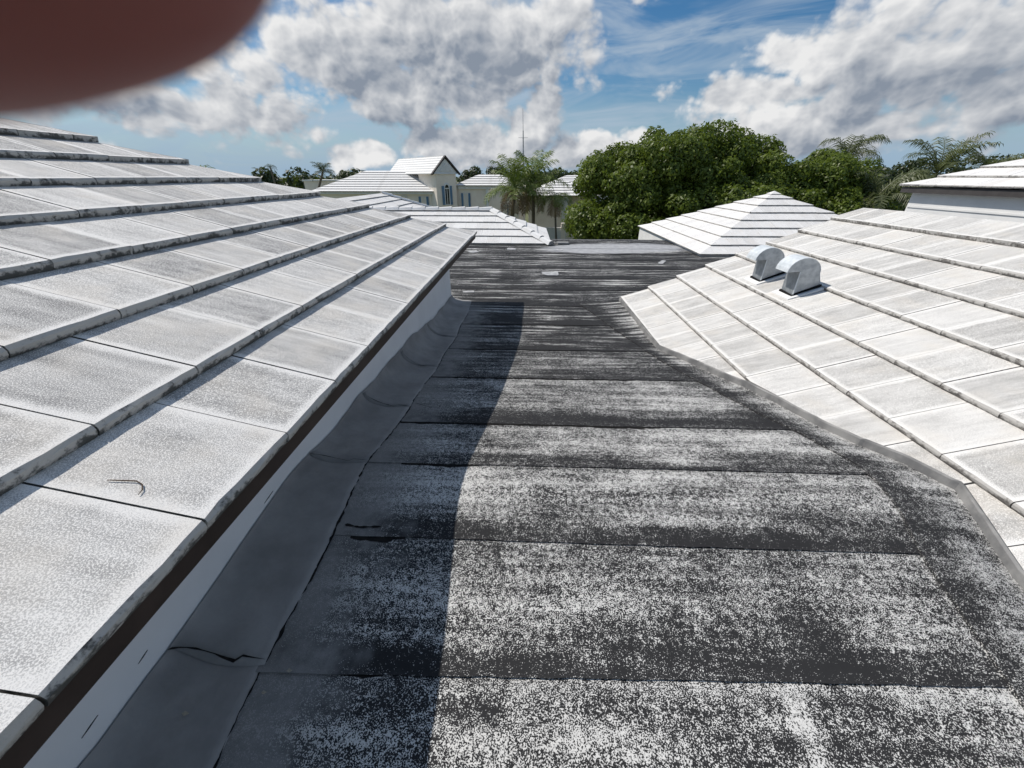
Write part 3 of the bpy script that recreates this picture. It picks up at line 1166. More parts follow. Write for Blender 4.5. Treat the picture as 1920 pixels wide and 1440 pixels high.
pc.v = [(c_.x - .12, c_.y - .12, c_.z - .05), (c_.x + .12, c_.y - .12, c_.z - .05), (c_.x + .12, c_.y + .12, c_.z - .05), (c_.x - .12, c_.y + .12, c_.z - .05), (c_.x, c_.y, c_.z + .012)]
pc.f = [[0, 1, 4], [1, 2, 4], [2, 3, 4], [3, 0, 4], [3, 2, 1, 0]]
pc.build('cap', 'tile_far', pyr)


def hip_caps(parent, a, b2, n, mat, wd=0.11):
    """overlapping cap tiles up a hip or ridge"""
    a, b2 = Vector(a), Vector(b2)
    d = (b2 - a) / n
    s = Vector((-d.y, d.x, 0)).normalized()
    for i in range(n):
        p, q = a + d * i, a + d * (i + 1.12)
        mb = MB()
        h0, h1 = 0.055, 0.030
        V = []
        for (c, h) in ((p, h0), (q, h1)):
            V += [tuple(c + s * wd + Vector((0, 0, -0.03))), tuple(c + s * wd * .55 + Vector((0, 0, h * .75))), tuple(c + Vector((0, 0, h))), tuple(c - s * wd * .55 + Vector((0, 0, h * .75))), tuple(c - s * wd + Vector((0, 0, -0.03)))]
        mb.v = V
        mb.f = [[k, k + 1, k + 6, k + 5] for k in range(4)] + [[4, 3, 2, 1, 0], [5, 6, 7, 8, 9]]
        me = mesh('cap_tile', mb.v, mb.f, mat, [[(0.02, 0.02)] * len(f) for f in mb.f[:4]] + [[(0.5, -0.8)] * 5] * 2)
        place(obj('cap_tile', me), parent)


wing = empty('wing_roof', (-2.0, 10.5, 0.0), 'low white hip roof with stepped cap tiles beyond the flat roof', 'roof')
WX, WY, WR = 0.56, 9.5, 1.5
roof_face(wing, (-5.6, WY), (1, 0), (0, 1), 0.055, 0.30, 0.125, 5, 0.29, [[(0, 0), (WX + 5.6, 0), (WX + 5.6 - WR, WR), (0, WR)]], 0.028, 0.0, 'tile_far', seed=41)
roof_face(wing, (WX, WY), (0, 1), (-1, 0), 0.055, 0.30, 0.125, 5, 0.29, [[(0, 0), (2 * WR, 0), (WR, WR)]], 0.028, 0.0, 'tile_far', joined='end_slope')
roof_face(wing, (WX, WY + 2 * WR), (-1, 0), (0, -1), 0.055, 0.30, 0.125, 5, 0.29, [[(0, 0), (6.1, 0), (6.1, WR), (WR, WR)]], 0.028, 0.0, 'tile_far', joined='rear_slope')
hip_caps(wing, (WX, WY, 0.055), (WX - WR, WY + WR, 0.055 + 0.625), 7, 'tile_far')
hip_caps(wing, (WX - WR, WY + WR, 0.685), (-5.5, WY + WR, 0.685), 13, 'tile_far', 0.09)
wb = MB()
wb.box(-5.6, WX - 0.05, WY + 0.05, WY + 2 * WR - .05, -3.3, 0.02)
wb.build('wall', 'stucco_beige', wing)

cross = empty('cross_roof', (-4.9, 13.0, 0.0), 'white tile roof with a stepped hip just behind the low hip roof', 'roof')
CX, CY1, CR = -2.55, 16.4, 2.3
roof_face(cross, (CX, 10.0), (0, 1), (-1, 0), 0.0, 0.30, 0.125, 8, 0.29, [[(0.3, 0), (CY1 - 10, 0), (CY1 - 10 - CR, CR), (0.3, CR)]], 0.028, 0.1, 'tile_far', seed=51)
roof_face(cross, (CX, CY1), (-1, 0), (0, -1), 0.0, 0.30, 0.125, 8, 0.29, [[(0, 0), (2 * CR, 0), (CR, CR)]], 0.028, 0.1, 'tile_far', joined='rear_slope')
roof_face(cross, (CX - 2 * CR, CY1), (0, -1), (1, 0), 0.0, 0.30, 0.125, 8, 0.29, [[(0, 0), (6.1, 0), (6.1, CR), (CR, CR)]], 0.028, 0.1, 'tile_far', joined='side_slope')
hip_caps(cross, (CX, CY1, 0.0), (CX - CR, CY1 - CR, 0.96), 10, 'tile_far')
cb = MB()
cb.box(CX - 2 * CR + .05, CX - .05, 12.56, CY1 - 0.05, -3.3, -0.02)
cb.build('wall', 'stucco_beige', cross)

# right-hand house with grey shaded wall
rh = empty('tiled_house', (9.0, 5.0, -3.3), 'white roofed house at the right edge with dark fascia and grey shaded wall', 'house')
HX, HF, HZ = 6.58, 7.95, 1.315
HN = 9
hr = HN * 0.31
roof_face(rh, (HX, HF), (0, -1), (1, 0), HZ, 0.31, 0.131, HN, 0.29, [[(0, 0), (6.5, 0), (6.5, hr), (hr, hr)]], 0.032, 0.1, 'tile_far', seed=61)
roof_face(rh, (HX + 2 * hr, HF), (-1, 0), (0, -1), HZ, 0.31, 0.131, HN, 0.29, [[(0, 0), (2 * hr, 0), (hr, hr)]], 0.032, 0.1, 'tile_far', joined='hip_slope')
roof_face(rh, (HX + 2 * hr, HF - 6.5), (0, 1), (-1, 0), HZ, 0.31, 0.131, HN, 0.29, [[(0, 0), (6.5, 0), (6.5 - hr, hr), (0, hr)]], 0.032, 0.1, 'tile_far', joined='rear_slope')
q = MB()
q.box(HX + 0.04, HX + 2 * hr - 0.04, HF - 6.5, HF - 0.04, HZ - 0.13, HZ - 0.045)
q.build('fascia', 'fascia_dark', rh)
q = MB()
q.box(HX + 0.16, HX + 2 * hr - 0.16, HF - 6.4, HF - 0.16, -3.3, HZ - 0.135)
q.build('wall', 'stucco_white', rh)
q = MB()
q.box(HX + 0.145, HX + 0.158, HF - 6.35, HF - 0.18, HZ - 0.36, HZ - 0.335)
q.build('band', 'stucco_white', rh)

# ------------------------------------------------------------------ background house
bh = empty('mansion', (-8.0, 33.0, -3.3), 'cream house with steep gable, arched shuttered window and stepped white roofs', 'house')


def far_roof(parent, x0, x1, y0, y1, z0, slope, name, ends=(1, 1), front_only=False, e=0.36):
    """hip roof over a rectangle, one stepped mesh for each slope"""
    half = (y1 - y0) / 2
    n = max(3, int(round(half / e)))
    run = half / n
    rise = run * slope
    L = x1 - x0
    a, b2 = ends
    args = dict(t=0.045, phase=0.0, mat='tile_far')
    roof_face(parent, (x0, y0), (1, 0), (0, 1), z0, run, rise, n, 0.3, [[(0, 0), (L, 0), (L - half * b2, half), (half * a, half)]], joined=name, **args)
    roof_face(parent, (x1, y1), (-1, 0), (0, -1), z0, run, rise, n, 0.3, [[(0, 0), (L, 0), (L - half * a, half), (half * b2, half)]], joined=name, **args)
    if b2:
        roof_face(parent, (x1, y0), (0, 1), (-1, 0), z0, run, rise, n, 0.3, [[(0, 0), (2 * half, 0), (half, half)]], joined=name, **args)
    if a:
        roof_face(parent, (x0, y1), (0, -1), (1, 0), z0, run, rise, n, 0.3, [[(0, 0), (2 * half, 0), (half, half)]], joined=name, **args)


# main block: wide hip roof
far_roof(bh, -15.6, -6.1, 30.0, 36.4, 0.50, 0.42, 'roof_slope')
q = MB()
q.box(-15.2, -6.5, 30.4, 36.0, -3.3, 0.42)
q.build('wall', 'stucco_beige', bh)
q = MB()
q.box(-15.45, -6.25, 30.15, 30.4, 0.30, 0.44)
q.build('eave_soffit', 'trim_white', bh)


def window(parent, cx, y, z0, z1, hw, arch=False, shutters=True):
    fr = MB()
    fr.box(cx - hw - .05, cx - hw, y - .05, y, z0, z1)
    fr.box(cx + hw, cx + hw + .05, y - .05, y, z0, z1)
    fr.box(cx - hw - .05, cx + hw + .05, y - .06, y, z0 - .06, z0 - .001)
    fr.box(cx - hw - .05, cx + hw + .05, y - .05, y, z1 + .001, z1 + .05)
    fr.box(cx - .02, cx + .02, y - .03, y, z0, z1)
    wn_ = fr.build('window', 'trim_white', parent)
    pn = MB()
    if arch:
        poly = [(cx - hw, z0), (cx + hw, z0)] + [(cx + hw * math.cos(a), z1 + 0.05 + hw * 1.3 * math.sin(a)) for a in [math.pi * k / 10 for k in range(11)]]
        pn.prism(poly, y - .022, y + .05)
        ar = MB()
        n = 10
        for k in range(n + 1):
            a = math.pi * k / n
            for r_, yy in ((hw, y - .05), (hw + .09, y - .05), (hw + .09, y), (hw, y)):
                ar.v.append((cx + r_ * math.cos(a), yy, z1 + 0.05 + 1.3 * r_ * math.sin(a)))
        for k in range(n):
            for s in range(4):
                s2 = (s + 1) % 4
                ar.f.append([k * 4 + s, k * 4 + s2, k * 4 + 4 + s2, k * 4 + 4 + s])
        ar.build('arch_trim', 'trim_white', parent)
    else:
        pn.box(cx - hw, cx + hw, y - .022, y + .05, z0, z1)
    p_ = pn.build('pane', 'pane')
    p_.parent = wn_
    p_.matrix_parent_inverse = (Matrix.Translation(parent.location)).inverted()
    p_.matrix_parent_inverse = wn_.matrix_parent_inverse.copy()
    if shutters:
        for s in (-1, 1):
            sh = MB()
            xa = cx + s * (hw + .055)
            xb = cx + s * (hw + .055 + hw * 1.15)
            xa, xb = min(xa, xb), max(xa, xb)
            sh.box(xa, xb, y - .06, y - .005, z0 - .03, z1 + (.18 if arch else .04))
            for k in range(9):
                zz = z0 + (z1 - z0) * (k + .3) / 9
                sh.box(xa + .02, xb - .02, y - .072, y - .0605, zz, zz + .05)
            sh.build('shutter', 'shutter_blue', parent)


# gable tower, turned a little to the right
gt = empty('gable_tower', (-5.75, 30.2, -3.3), 'narrow cream gable front with arched window and blue shutters', 'house', rz=R(40))


def loc(mb, name, mat, parent):
    o = obj(name, mesh(name, mb.v, mb.f, mat))
    o.parent = parent
    return o


q = MB(); q.box(-0.80, 0.80, 0.0, 2.6, 0, 4.86); loc(q, 'wall', 'stucco_beige', gt)
q = MB(); q.prism([(-0.93, 4.90), (0.93, 4.90), (0, 5.78)], -0.03, 0.12); loc(q, 'pediment', 'trim_white', gt)
q = MB(); q.prism([(-0.50, 5.02), (0.50, 5.02), (0, 5.50)], -0.07, -0.031); loc(q, 'pediment_panel', 'stucco_white', gt)
q = MB(); q.box(-0.95, 0.95, -0.10, 0.2, 4.865, 4.90); loc(q, 'cornice', 'trim_white', gt)
for s in (-1, 1):
    q = MB()
    P_ = [(s * 1.08, 4.80), (0, 5.88), (0, 5.98), (s * 1.14, 4.86)]
    q.prism(P_ if s > 0 else P_[::-1], -0.16, 0.05)
    loc(q, 'verge', 'fascia_dark', gt)
    steps = MB()
    for k in range(7):
        f0, f1 = k / 7, (k + 1) / 7
        x0, z0 = s * 1.10 * (1 - f0), 4.86 + 1.08 * f0
        x1, z1 = s * 1.10 * (1 - f1 - .03), 4.86 + 1.08 * f1 + .03
        P_ = [(x0, z0), (x1, z1 - .045), (x1, z1), (x0, z0 + .05)]
        steps.prism(P_ if s < 0 else P_[::-1], 0.051, 7.6)
    loc(steps, 'roof_slope', 'tile_far', gt)


def window_local(parent, cx, y, z0, z1, hw, arch):
    n0 = set(bpy.data.objects)
    ee = bpy.data.objects.new('tmp', None)
    window_parent = ee
    window(window_parent, cx, y, z0, z1, hw, arch)
    for o in set(bpy.data.objects) - n0:
        if o.parent is ee:
            o.parent = parent
            o.matrix_parent_inverse = Matrix.Identity(4)
        if o.parent and o.parent.name.startswith('window') and o.name.startswith('pane'):
            o.matrix_parent_inverse = Matrix.Identity(4)
    bpy.data.objects.remove(ee)


window_local(gt, 0.0, -0.002, 2.95, 3.95, 0.16, True)

# left of the tower: small openings
window(bh, -8.9, 30.39, -0.25, 0.15, 0.15, False, False)
window(bh, -7.5, 30.39, -0.75, 0.10, 0.14, False, True)

# right wing
far_roof(bh, -5.4, -0.4, 30.8, 34.2, 0.86, 0.42, 'roof_slope')
q = MB(); q.box(-5.2, -0.2, 31.1, 33.9, -3.3, 0.80); q.build('wall', 'stucco_beige', bh)
q = MB(); q.box(-5.1, -0.5, 30.95, 31.099, 0.62, 0.82); q.build('eave_soffit', 'trim_white', bh)
q = MB(); q.box(-3.05, -2.85, 31.0, 31.099, -3.3, 0.61); q.build('pilaster', 'trim_white', bh)
window(bh, -4.55, 31.09, -0.62, 0.30, 0.13, False, True)

# lower side building with gate
lb = empty('side_house', (2.0, 30.5, -3.3), 'low plain cream building between the palms and the dense tree', 'house')
q = MB(); q.box(0.05, 2.75, 29.0, 33.0, -3.3, 0.22); q.build('wall', 'stucco_beige', lb)
q = MB(); q.box(2.75, 4.6, 29.6, 33.0, -3.3, 0.30); q.build('wall', 'stucco_beige', lb)
far_roof(lb, -0.2, 4.9, 28.8, 33.4, 0.30, 0.40, 'roof_slope')
q = MB(); q.box(2.30, 2.72, 28.9, 28.999, -3.3, 0.20); q.build('pilaster', 'stucco_white', lb)
window(lb, 1.95, 28.99, -0.62, -0.15, 0.14, False, False)
gatew = MB()
gatew.box(0.62, 2.2, 27.2, 27.4, -3.3, -1.55)
gw_ = gatew.build('garden_wall', 'stucco_white')
tag(gw_, 'low white garden wall in front of the low cream building', 'wall')
gp = MB(); gp.box(2.2, 2.5, 27.1, 27.5, -3.3, -1.28)
gpo = gp.build('gate_post', 'stucco_beige')
tag(gpo, 'cream gate post at the end of the low white garden wall', 'post')
gate = empty('garden_gate', (-0.9, 27.6, -3.3), 'pale louvred garden gate behind the palm trunks', 'gate')
for k in range(9):
    q = MB()
    q.box(-1.75 + k * .13, -1.66 + k * .13, 27.6, 27.64, -3.2, -0.2 - 0.02 * (k % 2))
    q.build('slat', 'trim_white' if k % 3 else 'shutter_blue', gate)
q = MB(); q.box(-1.85, -0.55, 27.645, 27.69, -0.45, -0.35); q.box(-1.85, -0.55, 27.645, 27.69, -2.9, -2.8); q.build('rail', 'trim_white', gate)

# far small building behind the left roof
fh = empty('far_house', (-19.5, 42.0, -3.3), 'tiny pale house corner under the distant palm on the left', 'house')
q = MB(); q.box(-21.6, -17.2, 41.0, 45.0, -3.3, 1.00); q.build('wall', 'stucco_beige', fh)
q = MB(); q.box(-21.7, -17.1, 40.9, 45.1, 1.001, 1.12); q.build('parapet', 'trim_white', fh)
fh2 = empty('far_house', (5.0, 44.0, -3.3), 'small white roofed house far behind the palms beside the dense tree', 'house')
far_roof(fh2, 1.4, 8.6, 42.0, 47.0, 0.55, 0.40, 'roof_slope')
q = MB(); q.box(1.8, 8.2, 42.4, 46.6, -3.3, 0.50); q.build('wall', 'stucco_white', fh2)

# antenna mast
ma = empty('antenna_mast', (-0.44, 34.0, -3.3), 'tall thin antenna mast rising behind the palm', 'mast')
q = MB(); q.tube([(-0.40, 34, -3.3), (-0.42, 34, 2.5), (-0.46, 34, 4.4)], [0.055, 0.05, 0.035], 8); q.build('pole', 'mast_metal', ma)
q = MB(); q.tube([(-0.46, 34, 4.4), (-0.50, 34, 5.75)], [0.02, 0.012], 6); q.build('whip', 'mast_metal', ma)
q = MB(); q.tube([(-0.80, 34, 3.95), (-0.10, 34, 3.95)], [0.012, 0.012], 6); q.build('crossbar', 'mast_metal', ma)


# ------------------------------------------------------------------ trees
def leaf_mesh(name, centers, normals, sizes, mat, aspect=0.55):
    n = len(centers)
    rv = rng.normal(size=(n, 3))
    a = np.cross(normals, rv)
    a /= np.linalg.norm(a, axis=1)[:, None] + 1e-9
    b2 = np.cross(normals, a)
    s = sizes[:, None]
    p0 = centers - a * s
    p1 = centers - b2 * s * aspect + normals * s * 0.18
    p2 = centers + a * s
    p3 = centers + b2 * s * aspect + normals * s * 0.18
    V = np.stack([p0, p1, p2, p3], axis=1).reshape(-1, 3)
    me = bpy.data.meshes.new(name)
    me.vertices.add(len(V))
    me.vertices.foreach_set('co', V.astype(np.float32).ravel())
    me.loops.add(n * 4)
    me.loops.foreach_set('vertex_index', np.arange(n * 4, dtype=np.int32))
    me.polygons.add(n)
    me.polygons.foreach_set('loop_start', np.arange(0, n * 4, 4, dtype=np.int32))
    me.polygons.foreach_set('loop_total', np.full(n, 4, dtype=np.int32))
    me.update()
    me.validate()
    me.materials.append(MATS[mat])
    return me


def clump_leaves(cs, rs, per, size):
    """leaves on the upper, outer skins of many ball clumps"""
    C, N, Z = [], [], []
    for c, r in zip(cs, rs):
        k = int(per * (r / 0.8) ** 2)
        d = rng.normal(size=(k, 3))
        d[:, 2] = d[:, 2] * 0.9 + 0.35
        d /= np.linalg.norm(d, axis=1)[:, None]
        rad = r * (0.55 + 0.5 * rng.random(k) ** 0.5)
        lump = 1 + 0.18 * np.sin(d[:, 0] * 7 + c[0]) * np.sin(d[:, 1] * 8 + c[1])
        pos = np.array(c) + d * (rad * lump)[:, None] * np.array([1, 1, 0.8])
        nn = d + rng.normal(size=(k, 3)) * 0.55
        nn[:, 2] += 0.3
        nn /= np.linalg.norm(nn, axis=1)[:, None]
        C.append(pos)
        N.append(nn)
        Z.append(size * rng.uniform(0.6, 1.3, k))
    return np.concatenate(C), np.concatenate(N), np.concatenate(Z)


def big_tree(name, label, base, blobs, nclump, per, leaf, mat, group=None, rclump=(0.5, 1.0)):
    root = empty(name, base, label, 'tree', group)
    cs, rs = [], []
    vol = np.array([b_[3] * b_[4] + b_[4] * b_[5] + b_[3] * b_[5] for b_ in blobs])
    cnt = np.maximum(3, (vol / vol.sum() * nclump)).astype(int)
    for b_, k in zip(blobs, cnt):
        for _ in range(k):
            d = rng.normal(size=3)
            d /= np.linalg.norm(d)
            if d[2] < -0.35:
                d[2] *= -0.6
            f = rng.uniform(0.72, 1.0)
            cs.append((b_[0] + d[0] * b_[3] * f, b_[1] + d[1] * b_[4] * f, b_[2] + d[2] * b_[5] * f))
            rs.append(rng.uniform(*rclump))
    c, n, z = clump_leaves(cs, rs, per, leaf)
    o = obj('crown', leaf_mesh('crown', c, n, z, mat))
    place(o, root)
    # trunk and limbs
    tr = MB()
    bx_, by_, bz_ = base
    tops = [(b_[0], b_[1], b_[2] - b_[5] * 0.2) for b_ in blobs]
    mid = (bx_ + 0.15, by_, bz_ + 0.45 * (np.mean([t_[2] for t_ in tops]) - bz_))
    s = max(b_[3] for b_ in blobs)
    r0 = 0.10 * s + 0.05
    tr.tube([base, ((base[0] + mid[0]) / 2 + .05, by_ + .05, (bz_ + mid[2]) / 2), mid], [r0, r0 * .8, r0 * .7], 10)
    for t_ in tops:
        h = ((mid[0] + t_[0]) / 2 + rng.uniform(-.2, .2), (mid[1] + t_[1]) / 2, (mid[2] + t_[2]) / 2 + 0.2)
        tr.tube([mid, h, t_], [r0 * .55, r0 * .38, r0 * .15], 7)
    tr.build('trunk', 'bark', root, smooth=True)
    return root


big_tree('ficus_tree', 'huge dense dark green tree behind the small pyramid roof', (7.5, 20.5, -3.3),
         [(4.1, 19.6, 0.9, 1.75, 2.0, 1.35), (3.1, 19.0, -0.9, 1.15, 1.5, 1.3), (5.6, 20.2, 1.2, 2.2, 2.6, 1.75), (7.6, 20.8, 1.25, 2.3, 2.6, 1.85), (9.9, 21.2, 1.15, 2.2, 2.5, 1.6),
          (5.2, 18.4, -0.8, 2.5, 2.0, 1.7), (8.6, 18.8, -0.6, 2.6, 2.0, 1.7), (11.4, 20.6, 0.3, 2.0, 2.0, 1.7), (3.8, 17.6, -2.1, 1.25, 1.0, 1.2)],
         360, 950, 0.076, 'ficus_leaf', rclump=(0.40, 0.85))
big_tree('shade_tree', 'shorter dense green tree joined to the right of the huge one', (13.0, 21.5, -3.3),
         [(12.6, 21.2, 1.0, 1.9, 2.0, 1.4), (14.4, 21.4, 0.9, 1.7, 2.0, 1.5), (12.6, 19.6, -0.4, 2.3, 1.6, 1.5), (15.0, 20.0, -0.6, 1.6, 1.6, 1.5)],
         125, 900, 0.076, 'ficus_leaf', rclump=(0.40, 0.8))


# ------------------------------------------------------------------ palms
def palm(label, base, top, nfr, flen, mat, group, seed, dead=0, droop=0.5, trunk_r=0.11, leaflet=0.30, upright=0.5, name='palm_tree', frond_step=26):
    rr = random.Random(seed)
    root = empty(name, base, label, 'palm', group)
    tr = MB()
    b_, t_ = Vector(base), Vector(top)
    bend = Vector((rr.uniform(-.2, .2), rr.uniform(-.2, .2), 0))
    pts, rad = [], []
    for i in range(9):
        f = i / 8
        p = b_.lerp(t_, f) + bend * math.sin(f * math.pi)
        pts.append(p)
        rad.append(trunk_r * (1.25 - 0.5 * f + (0.12 if i % 2 else 0)))
    tr.tube(pts, rad, 9)
    tr.build('trunk', 'bark', root, smooth=True)
    for k in range(nfr + dead):
        isdead = k >= nfr
        az = 2 * math.pi * (k * 0.381966 + rr.uniform(-.03, .03))
        el = R(rr.uniform(-10, 25)) if k % 3 == 0 else R(rr.uniform(20, 45 + 40 * upright))
        L = flen * rr.uniform(0.82, 1.1)
        dr = droop * rr.uniform(0.8, 1.25)
        if isdead:
            el, dr, L = R(rr.uniform(-60, -25)), 0.5, flen * 0.75
        hd = Vector((math.cos(az), math.sin(az), 0))
        P, T = [], []
        p = t_.copy()
        e = el
        n = 12
        for i in range(n + 1):
            P.append(p.copy())
            d = hd * math.cos(e) + Vector((0, 0, math.sin(e)))
            T.append(d)
            p = p + d * (L / n)
            e = max(e - dr * (0.5 + 1.6 * i / n) * 2.4 / n, R(-88))
        mb = MB()
        mb.tube(P, [0.022 * (1 - .8 * i / n) * flen / 2 for i in range(n + 1)], 5, cap=False)
        side = hd.cross(Vector((0, 0, 1)))
        m_ = frond_step
        for j in range(m_):
            f = 0.10 + 0.88 * j / (m_ - 1)
            q = f * n
            i = min(int(q), n - 1)
            c = P[i].lerp(P[i + 1], q - i)
            d = T[i]
            upv = side.cross(d) * -1
            if upv.z < 0:
                upv = -upv
            ll = leaflet * flen * (math.sin(math.pi * (0.12 + 0.80 * f)) ** 0.6) * rr.uniform(.85, 1.1)
            for s in (-1, 1):
                dirv = (side * s * 0.80 + d * 0.55 + upv * rr.uniform(-0.25, 0.30)).normalized()
                mid = c + dirv * ll * 0.55
                tip = c + (dirv + Vector((0, 0, -0.35 - 0.2 * rr.random()))).normalized() * ll
                wv_ = d * 0.017 * flen
                k0 = len(mb.v)
                mb.v += [tuple(c - wv_ * .5), tuple(c + wv_ * .5), tuple(mid + wv_ * .6), tuple(mid - wv_ * .6), tuple(tip)]
                mb.f += [[k0, k0 + 1, k0 + 2, k0 + 3], [k0 + 3, k0 + 2, k0 + 4]]
        mb.build('dead_frond' if isdead else 'frond', 'dead_frond' if isdead else mat, root)
    return root


GP = 'palms in front of the cream house'
palm('leafy green palm nearest the antenna mast with brown hanging fronds', (-0.9, 26.0, -3.3), (-0.80, 26.0, 0.80), 17, 2.2, 'palm_leaf', GP, 1, dead=6, droop=0.36, upright=1.0)
palm('taller green palm just right of the antenna mast, fronds upright', (0.35, 27.0, -3.3), (0.28, 27.0, 0.95), 18, 2.35, 'palm_leaf', GP, 5, dead=5, droop=0.36, upright=1.0)
palm('small thin trunked palm in front of the low cream building', (1.95, 26.0, -3.3), (1.62, 26.0, 0.25), 13, 1.5, 'palm_leaf', GP, 9, dead=4, droop=0.9, trunk_r=0.06, upright=0.4)
GR = 'palms beyond the right roofs'
palm('palm with spreading fronds rising over the dense tree crown', (17.2, 24.5, -3.3), (16.9, 24.5, 2.25), 18, 2.1, 'palm_dull', GR, 12, droop=0.6, upright=0.6)
palm('drooping palm beside the right edge of the dense tree', (15.4, 19.3, -3.3), (15.2, 19.3, 0.55), 15, 2.1, 'palm_dull', GR, 15, dead=3, droop=0.5, upright=0.9)
palm('tall palm with one long frond above the far right roof', (22.3, 24.5, -3.3), (22.0, 24.5, 1.55), 17, 2.3, 'palm_dull', GR, 18, droop=0.5, upright=0.9)
palm('palm half hidden behind the hip of the right edge house', (25.4, 25.0, -3.3), (25.1, 25.0, 1.7), 15, 2.3, 'palm_dull', GR, 21, droop=0.7, upright=0.5)
palm('low palm between the drooping palm and the tall one', (19.0, 22.5, -3.3), (18.8, 22.5, 0.5), 14, 1.9, 'palm_dull', GR, 24, droop=0.6, upright=0.6)
GL = 'distant palms on the skyline at left'
palm('distant coconut palm on the skyline left of the cream house', (-21.2, 40.3, -3.3), (-19.2, 40.3, 1.75), 17, 1.35, 'far_leaf', GL, 31, droop=0.55, upright=0.8, frond_step=22)
palm('tiny far palm tip just above the left roof edge', (-29.9, 50.0, -3.3), (-29.9, 50.0, 2.25), 12, 0.9, 'far_leaf', GL, 33, droop=0.8, frond_step=16)
palm('palm behind the left roof showing only yellowish frond tips', (-8.4, 10.0, -3.3), (-8.4, 10.0, 0.9), 13, 1.55, 'palm_leaf', GL, 36, droop=0.5, upright=0.8, frond_step=24)

GF = 'trees on the skyline'
k = 0
for (x, y, z, rx, rz__, lab) in [
    (-18.7, 45, 1.0, 0.9, 0.7, 'small round dark tree on the skyline beside the distant palm'),
    (-13.2, 45, 1.35, 0.9, 0.6, 'dark tree top peeking over the left end of the stepped roof'),
    (-6.1, 46, 1.2, 1.0, 0.9, 'dark tree top just right of the steep gable'),
    (-3.4, 47, 1.35, 1.6, 0.9, 'wide dark tree crown over the right wing roof'),
    (2.2, 60, 1.0, 1.2, 1.0, 'small dark tree on the skyline right of the palms'),
    (7.7, 58, 1.1, 0.8, 1.0, 'narrow dark tree beside the crown of the dense tree'),
    (20.5, 30, 0.9, 2.4, 1.3, 'olive green tree behind the low palm at right'),
    (25.5, 31, 1.3, 2.6, 1.2, 'rounded dark tree behind the tall palm at right'),
    (30.5, 30, 1.5, 2.6, 1.3, 'dark tree behind the far right palm'),
]:
    big_tree('skyline_tree', lab, (x, y, -3.3), [(x, y, z, rx, rx, rz__), (x + rx * .5, y, z - rz__ * .5, rx * .9, rx, rz__ * .8), (x - rx * .6, y, z - rz__ * .6, rx * .9, rx, rz__ * .8)],
             26, 260, 0.13, 'far_leaf', GF, (0.35, 0.7))
    k += 1

# far wood along the horizon, one mass
cs, rs = [], []
for i in range(950):
    x = rng.uniform(-170, 170)
    y = rng.uniform(70, 100)
    cs.append((x, y, rng.uniform(-2.6, 0.5) + 0.7 * math.sin(x * .13) + 0.4 * math.sin(x * .41)))
    rs.append(rng.uniform(1.3, 2.4))
c, n, z = clump_leaves(cs, rs, 26, 0.42)
wood = obj('far_wood', leaf_mesh('far_wood', c, n, z, 'far_leaf'))
tag(wood, 'band of dark green far-off wood along the horizon', 'trees', kind='stuff')

# ------------------------------------------------------------------ small litter
def lplane(x):
    # top of the lowest left course
    return LZ + (LRISE - 0.034) / LRUN * (LX - x)


tw = MB()
pts = [(-0.845, 0.563, 0), (-0.82, 0.570, 0), (-0.80, 0.575, 0), (-0.785, 0.570, 0), (-0.775, 0.558, 0), (-0.772, 0.545, 0)]
tw.tube([(x, y, lplane(x) + 0.004) for x, y, _ in pts], [0.0009, 0.0014, 0.0014, 0.0013, 0.0012, 0.0006], 6)
two = tw.build('twig', 'twig_brown', smooth=True)
tag(two, 'thin curved brown twig lying on a near left roof tile', 'twig')
for i, (x, y, s, lab) in enumerate([(-0.83, 0.42, 0.009, 'pale fallen leaf fleck near the wall in the lower left shade'), (-0.62, 0.52, 0.008, 'pale leaf fleck beside the seam crossing in the shade'), (-0.66, 0.47, 0.007, 'smaller pale fleck just below the seam crossing')]):
    z0 = zf(y) + 0.02
    q = MB()
    V = [(x - s, y, z0), (x - s * .3, y + s * .6, z0 + .003), (x + s, y + s * .2, z0 + .001), (x + s * .2, y - s * .6, z0 + .003)]
    q.v = V + [(a, b2, c2 - 0.002) for a, b2, c2 in V]
    q.f = [[0, 3, 2, 1], [4, 5, 6, 7]] + [[i2, (i2 + 1) % 4, 4 + (i2 + 1) % 4, 4 + i2] for i2 in range(4)]
    o = q.build('fallen_leaf', 'leaf_pale')
    tag(o, lab, 'leaf', 'leaf flecks on the flat roof')

# ------------------------------------------------------------------ the photographer's hand at the lens
cm = cam.rotation_euler.to_matrix()
CR_, CU_, CF_ = cm @ Vector((1, 0, 0)), cm @ Vector((0, 1, 0)), cm @ Vector((0, 0, -1))
CP = Vector(cam.location)


def hp(r, u, f):
    """hand point in metres right / up / forward of where the phone is held"""
    return CP + CR_ * r + CU_ * u + CF_ * f


hand = empty('hand', hp(-0.13, 0.04, 0.0), 'dark reddish out of focus fingertip covering the top left corner', 'hand')
chains = []
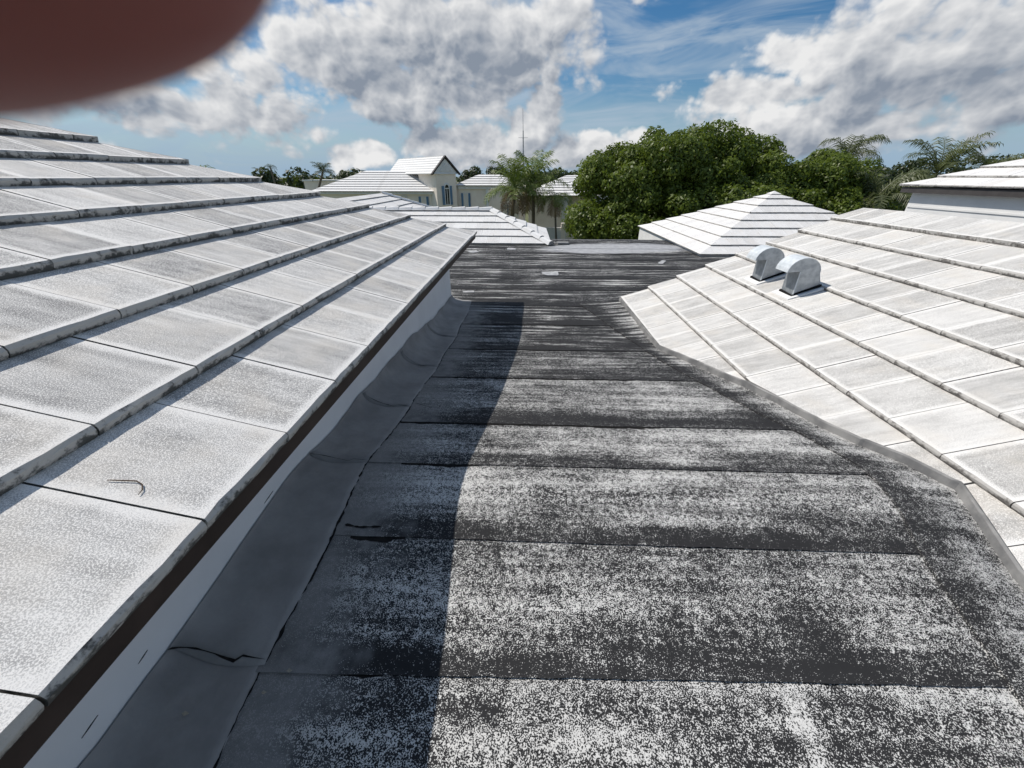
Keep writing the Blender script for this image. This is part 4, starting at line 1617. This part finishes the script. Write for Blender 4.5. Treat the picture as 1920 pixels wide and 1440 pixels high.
# index finger reaching in front of the lens, from the knuckle to the tip
chains.append([(-0.112, 0.046, -0.004, 0.0135), (-0.086, 0.034, 0.004, 0.0118), (-0.068, 0.026, 0.008, 0.0113), (-0.052, 0.0222, 0.0098, 0.0110), (-0.038, 0.0195, 0.0106, 0.0108), (-0.026, 0.0187, 0.0108, 0.0108), (-0.0165, 0.0196, 0.0106, 0.0104), (-0.0080, 0.0214, 0.0105, 0.0078)])
chains.append([(-0.114, 0.070, 0.006, 0.0125), (-0.085, 0.076, 0.016, 0.0105), (-0.066, 0.079, 0.012, 0.0095), (-0.052, 0.078, 0.004, 0.0085), (-0.044, 0.076, -0.003, 0.0068)])
chains.append([(-0.118, 0.087, 0.003, 0.0118), (-0.090, 0.096, 0.012, 0.0098), (-0.073, 0.099, 0.007, 0.009), (-0.062, 0.099, -0.001, 0.008), (-0.056, 0.097, -0.008, 0.0064)])
chains.append([(-0.124, 0.102, -0.002, 0.0108), (-0.102, 0.111, 0.005, 0.0086), (-0.089, 0.114, 0.001, 0.0078), (-0.081, 0.114, -0.006, 0.007), (-0.077, 0.112, -0.012, 0.0056)])
chains.append([(-0.150, 0.045, -0.012, 0.016), (-0.132, 0.020, -0.018, 0.0125), (-0.112, 0.004, -0.020, 0.0108), (-0.096, -0.006, -0.019, 0.010), (-0.086, -0.011, -0.017, 0.0075)])
V, E, Rr = [], [], []
wrist = (-0.205, 0.062, -0.030, 0.026)
palm_c = (-0.160, 0.070, -0.012, 0.024)
V += [hp(*wrist[:3]), hp(*palm_c[:3]), hp(-0.30, 0.045, -0.055), hp(-0.42, 0.02, -0.085)]
Rr += [wrist[3], palm_c[3], 0.032, 0.038]
E += [(0, 1), (0, 2), (2, 3)]
for ch in chains:
    prev = 1
    for p in ch:
        V.append(hp(*p[:3]))
        Rr.append(p[3])
        E.append((prev, len(V) - 1))
        prev = len(V) - 1
me = bpy.data.meshes.new('skin_surface')
me.from_pydata([tuple(v) for v in V], E, [])
ho = obj('skin_surface', me)
place(ho, hand)
sk = ho.modifiers.new('skin', 'SKIN')
sk.use_smooth_shade = True
for i, sv_ in enumerate(me.skin_vertices[0].data):
    sv_.radius = (Rr[i], Rr[i])
    sv_.use_root = (i == 0)
sb = ho.modifiers.new('sub', 'SUBSURF')
sb.levels = 2
sb.render_levels = 3
me.materials.append(MATS['skin'])
# nails on the far side of the finger tips
for ch in chains:
    a, b2 = Vector(ch[-2][:3]), Vector(ch[-1][:3])
    d = (b2 - a).normalized()
    back = Vector((0, 0, 1)) if ch is not chains[4] else Vector((0, -0.6, -0.8))
    back = (back - d * back.dot(d)).normalized()
    s = d.cross(back)
    c = b2 + back * (ch[-1][3] * 0.86) - d * 0.0075
    q = MB()
    n = 6
    for i in range(n + 1):
        f = i / n - .5
        for j in range(5):
            h = j / 4 - .5
            p = c + s * (f * 0.0105) + d * (h * 0.012) - back * (0.010 * f * f * 1.2 + 0.0008 * abs(h))
            q.v.append(tuple(hp(*p)))
    for i in range(n):
        for j in range(4):
            q.f.append([i * 5 + j, i * 5 + j + 1, (i + 1) * 5 + j + 1, (i + 1) * 5 + j])
    no = q.build('nail', 'nail', hand, smooth=True)
# cuff and sleeve end
cf = MB()
cf.tube([hp(-0.36, 0.033, -0.070), hp(-0.42, 0.02, -0.085), hp(-0.60, -0.03, -0.13)], [0.046, 0.050, 0.058], 16)
slv = cf.build('sleeve', 'sleeve_cloth', hand, smooth=True)
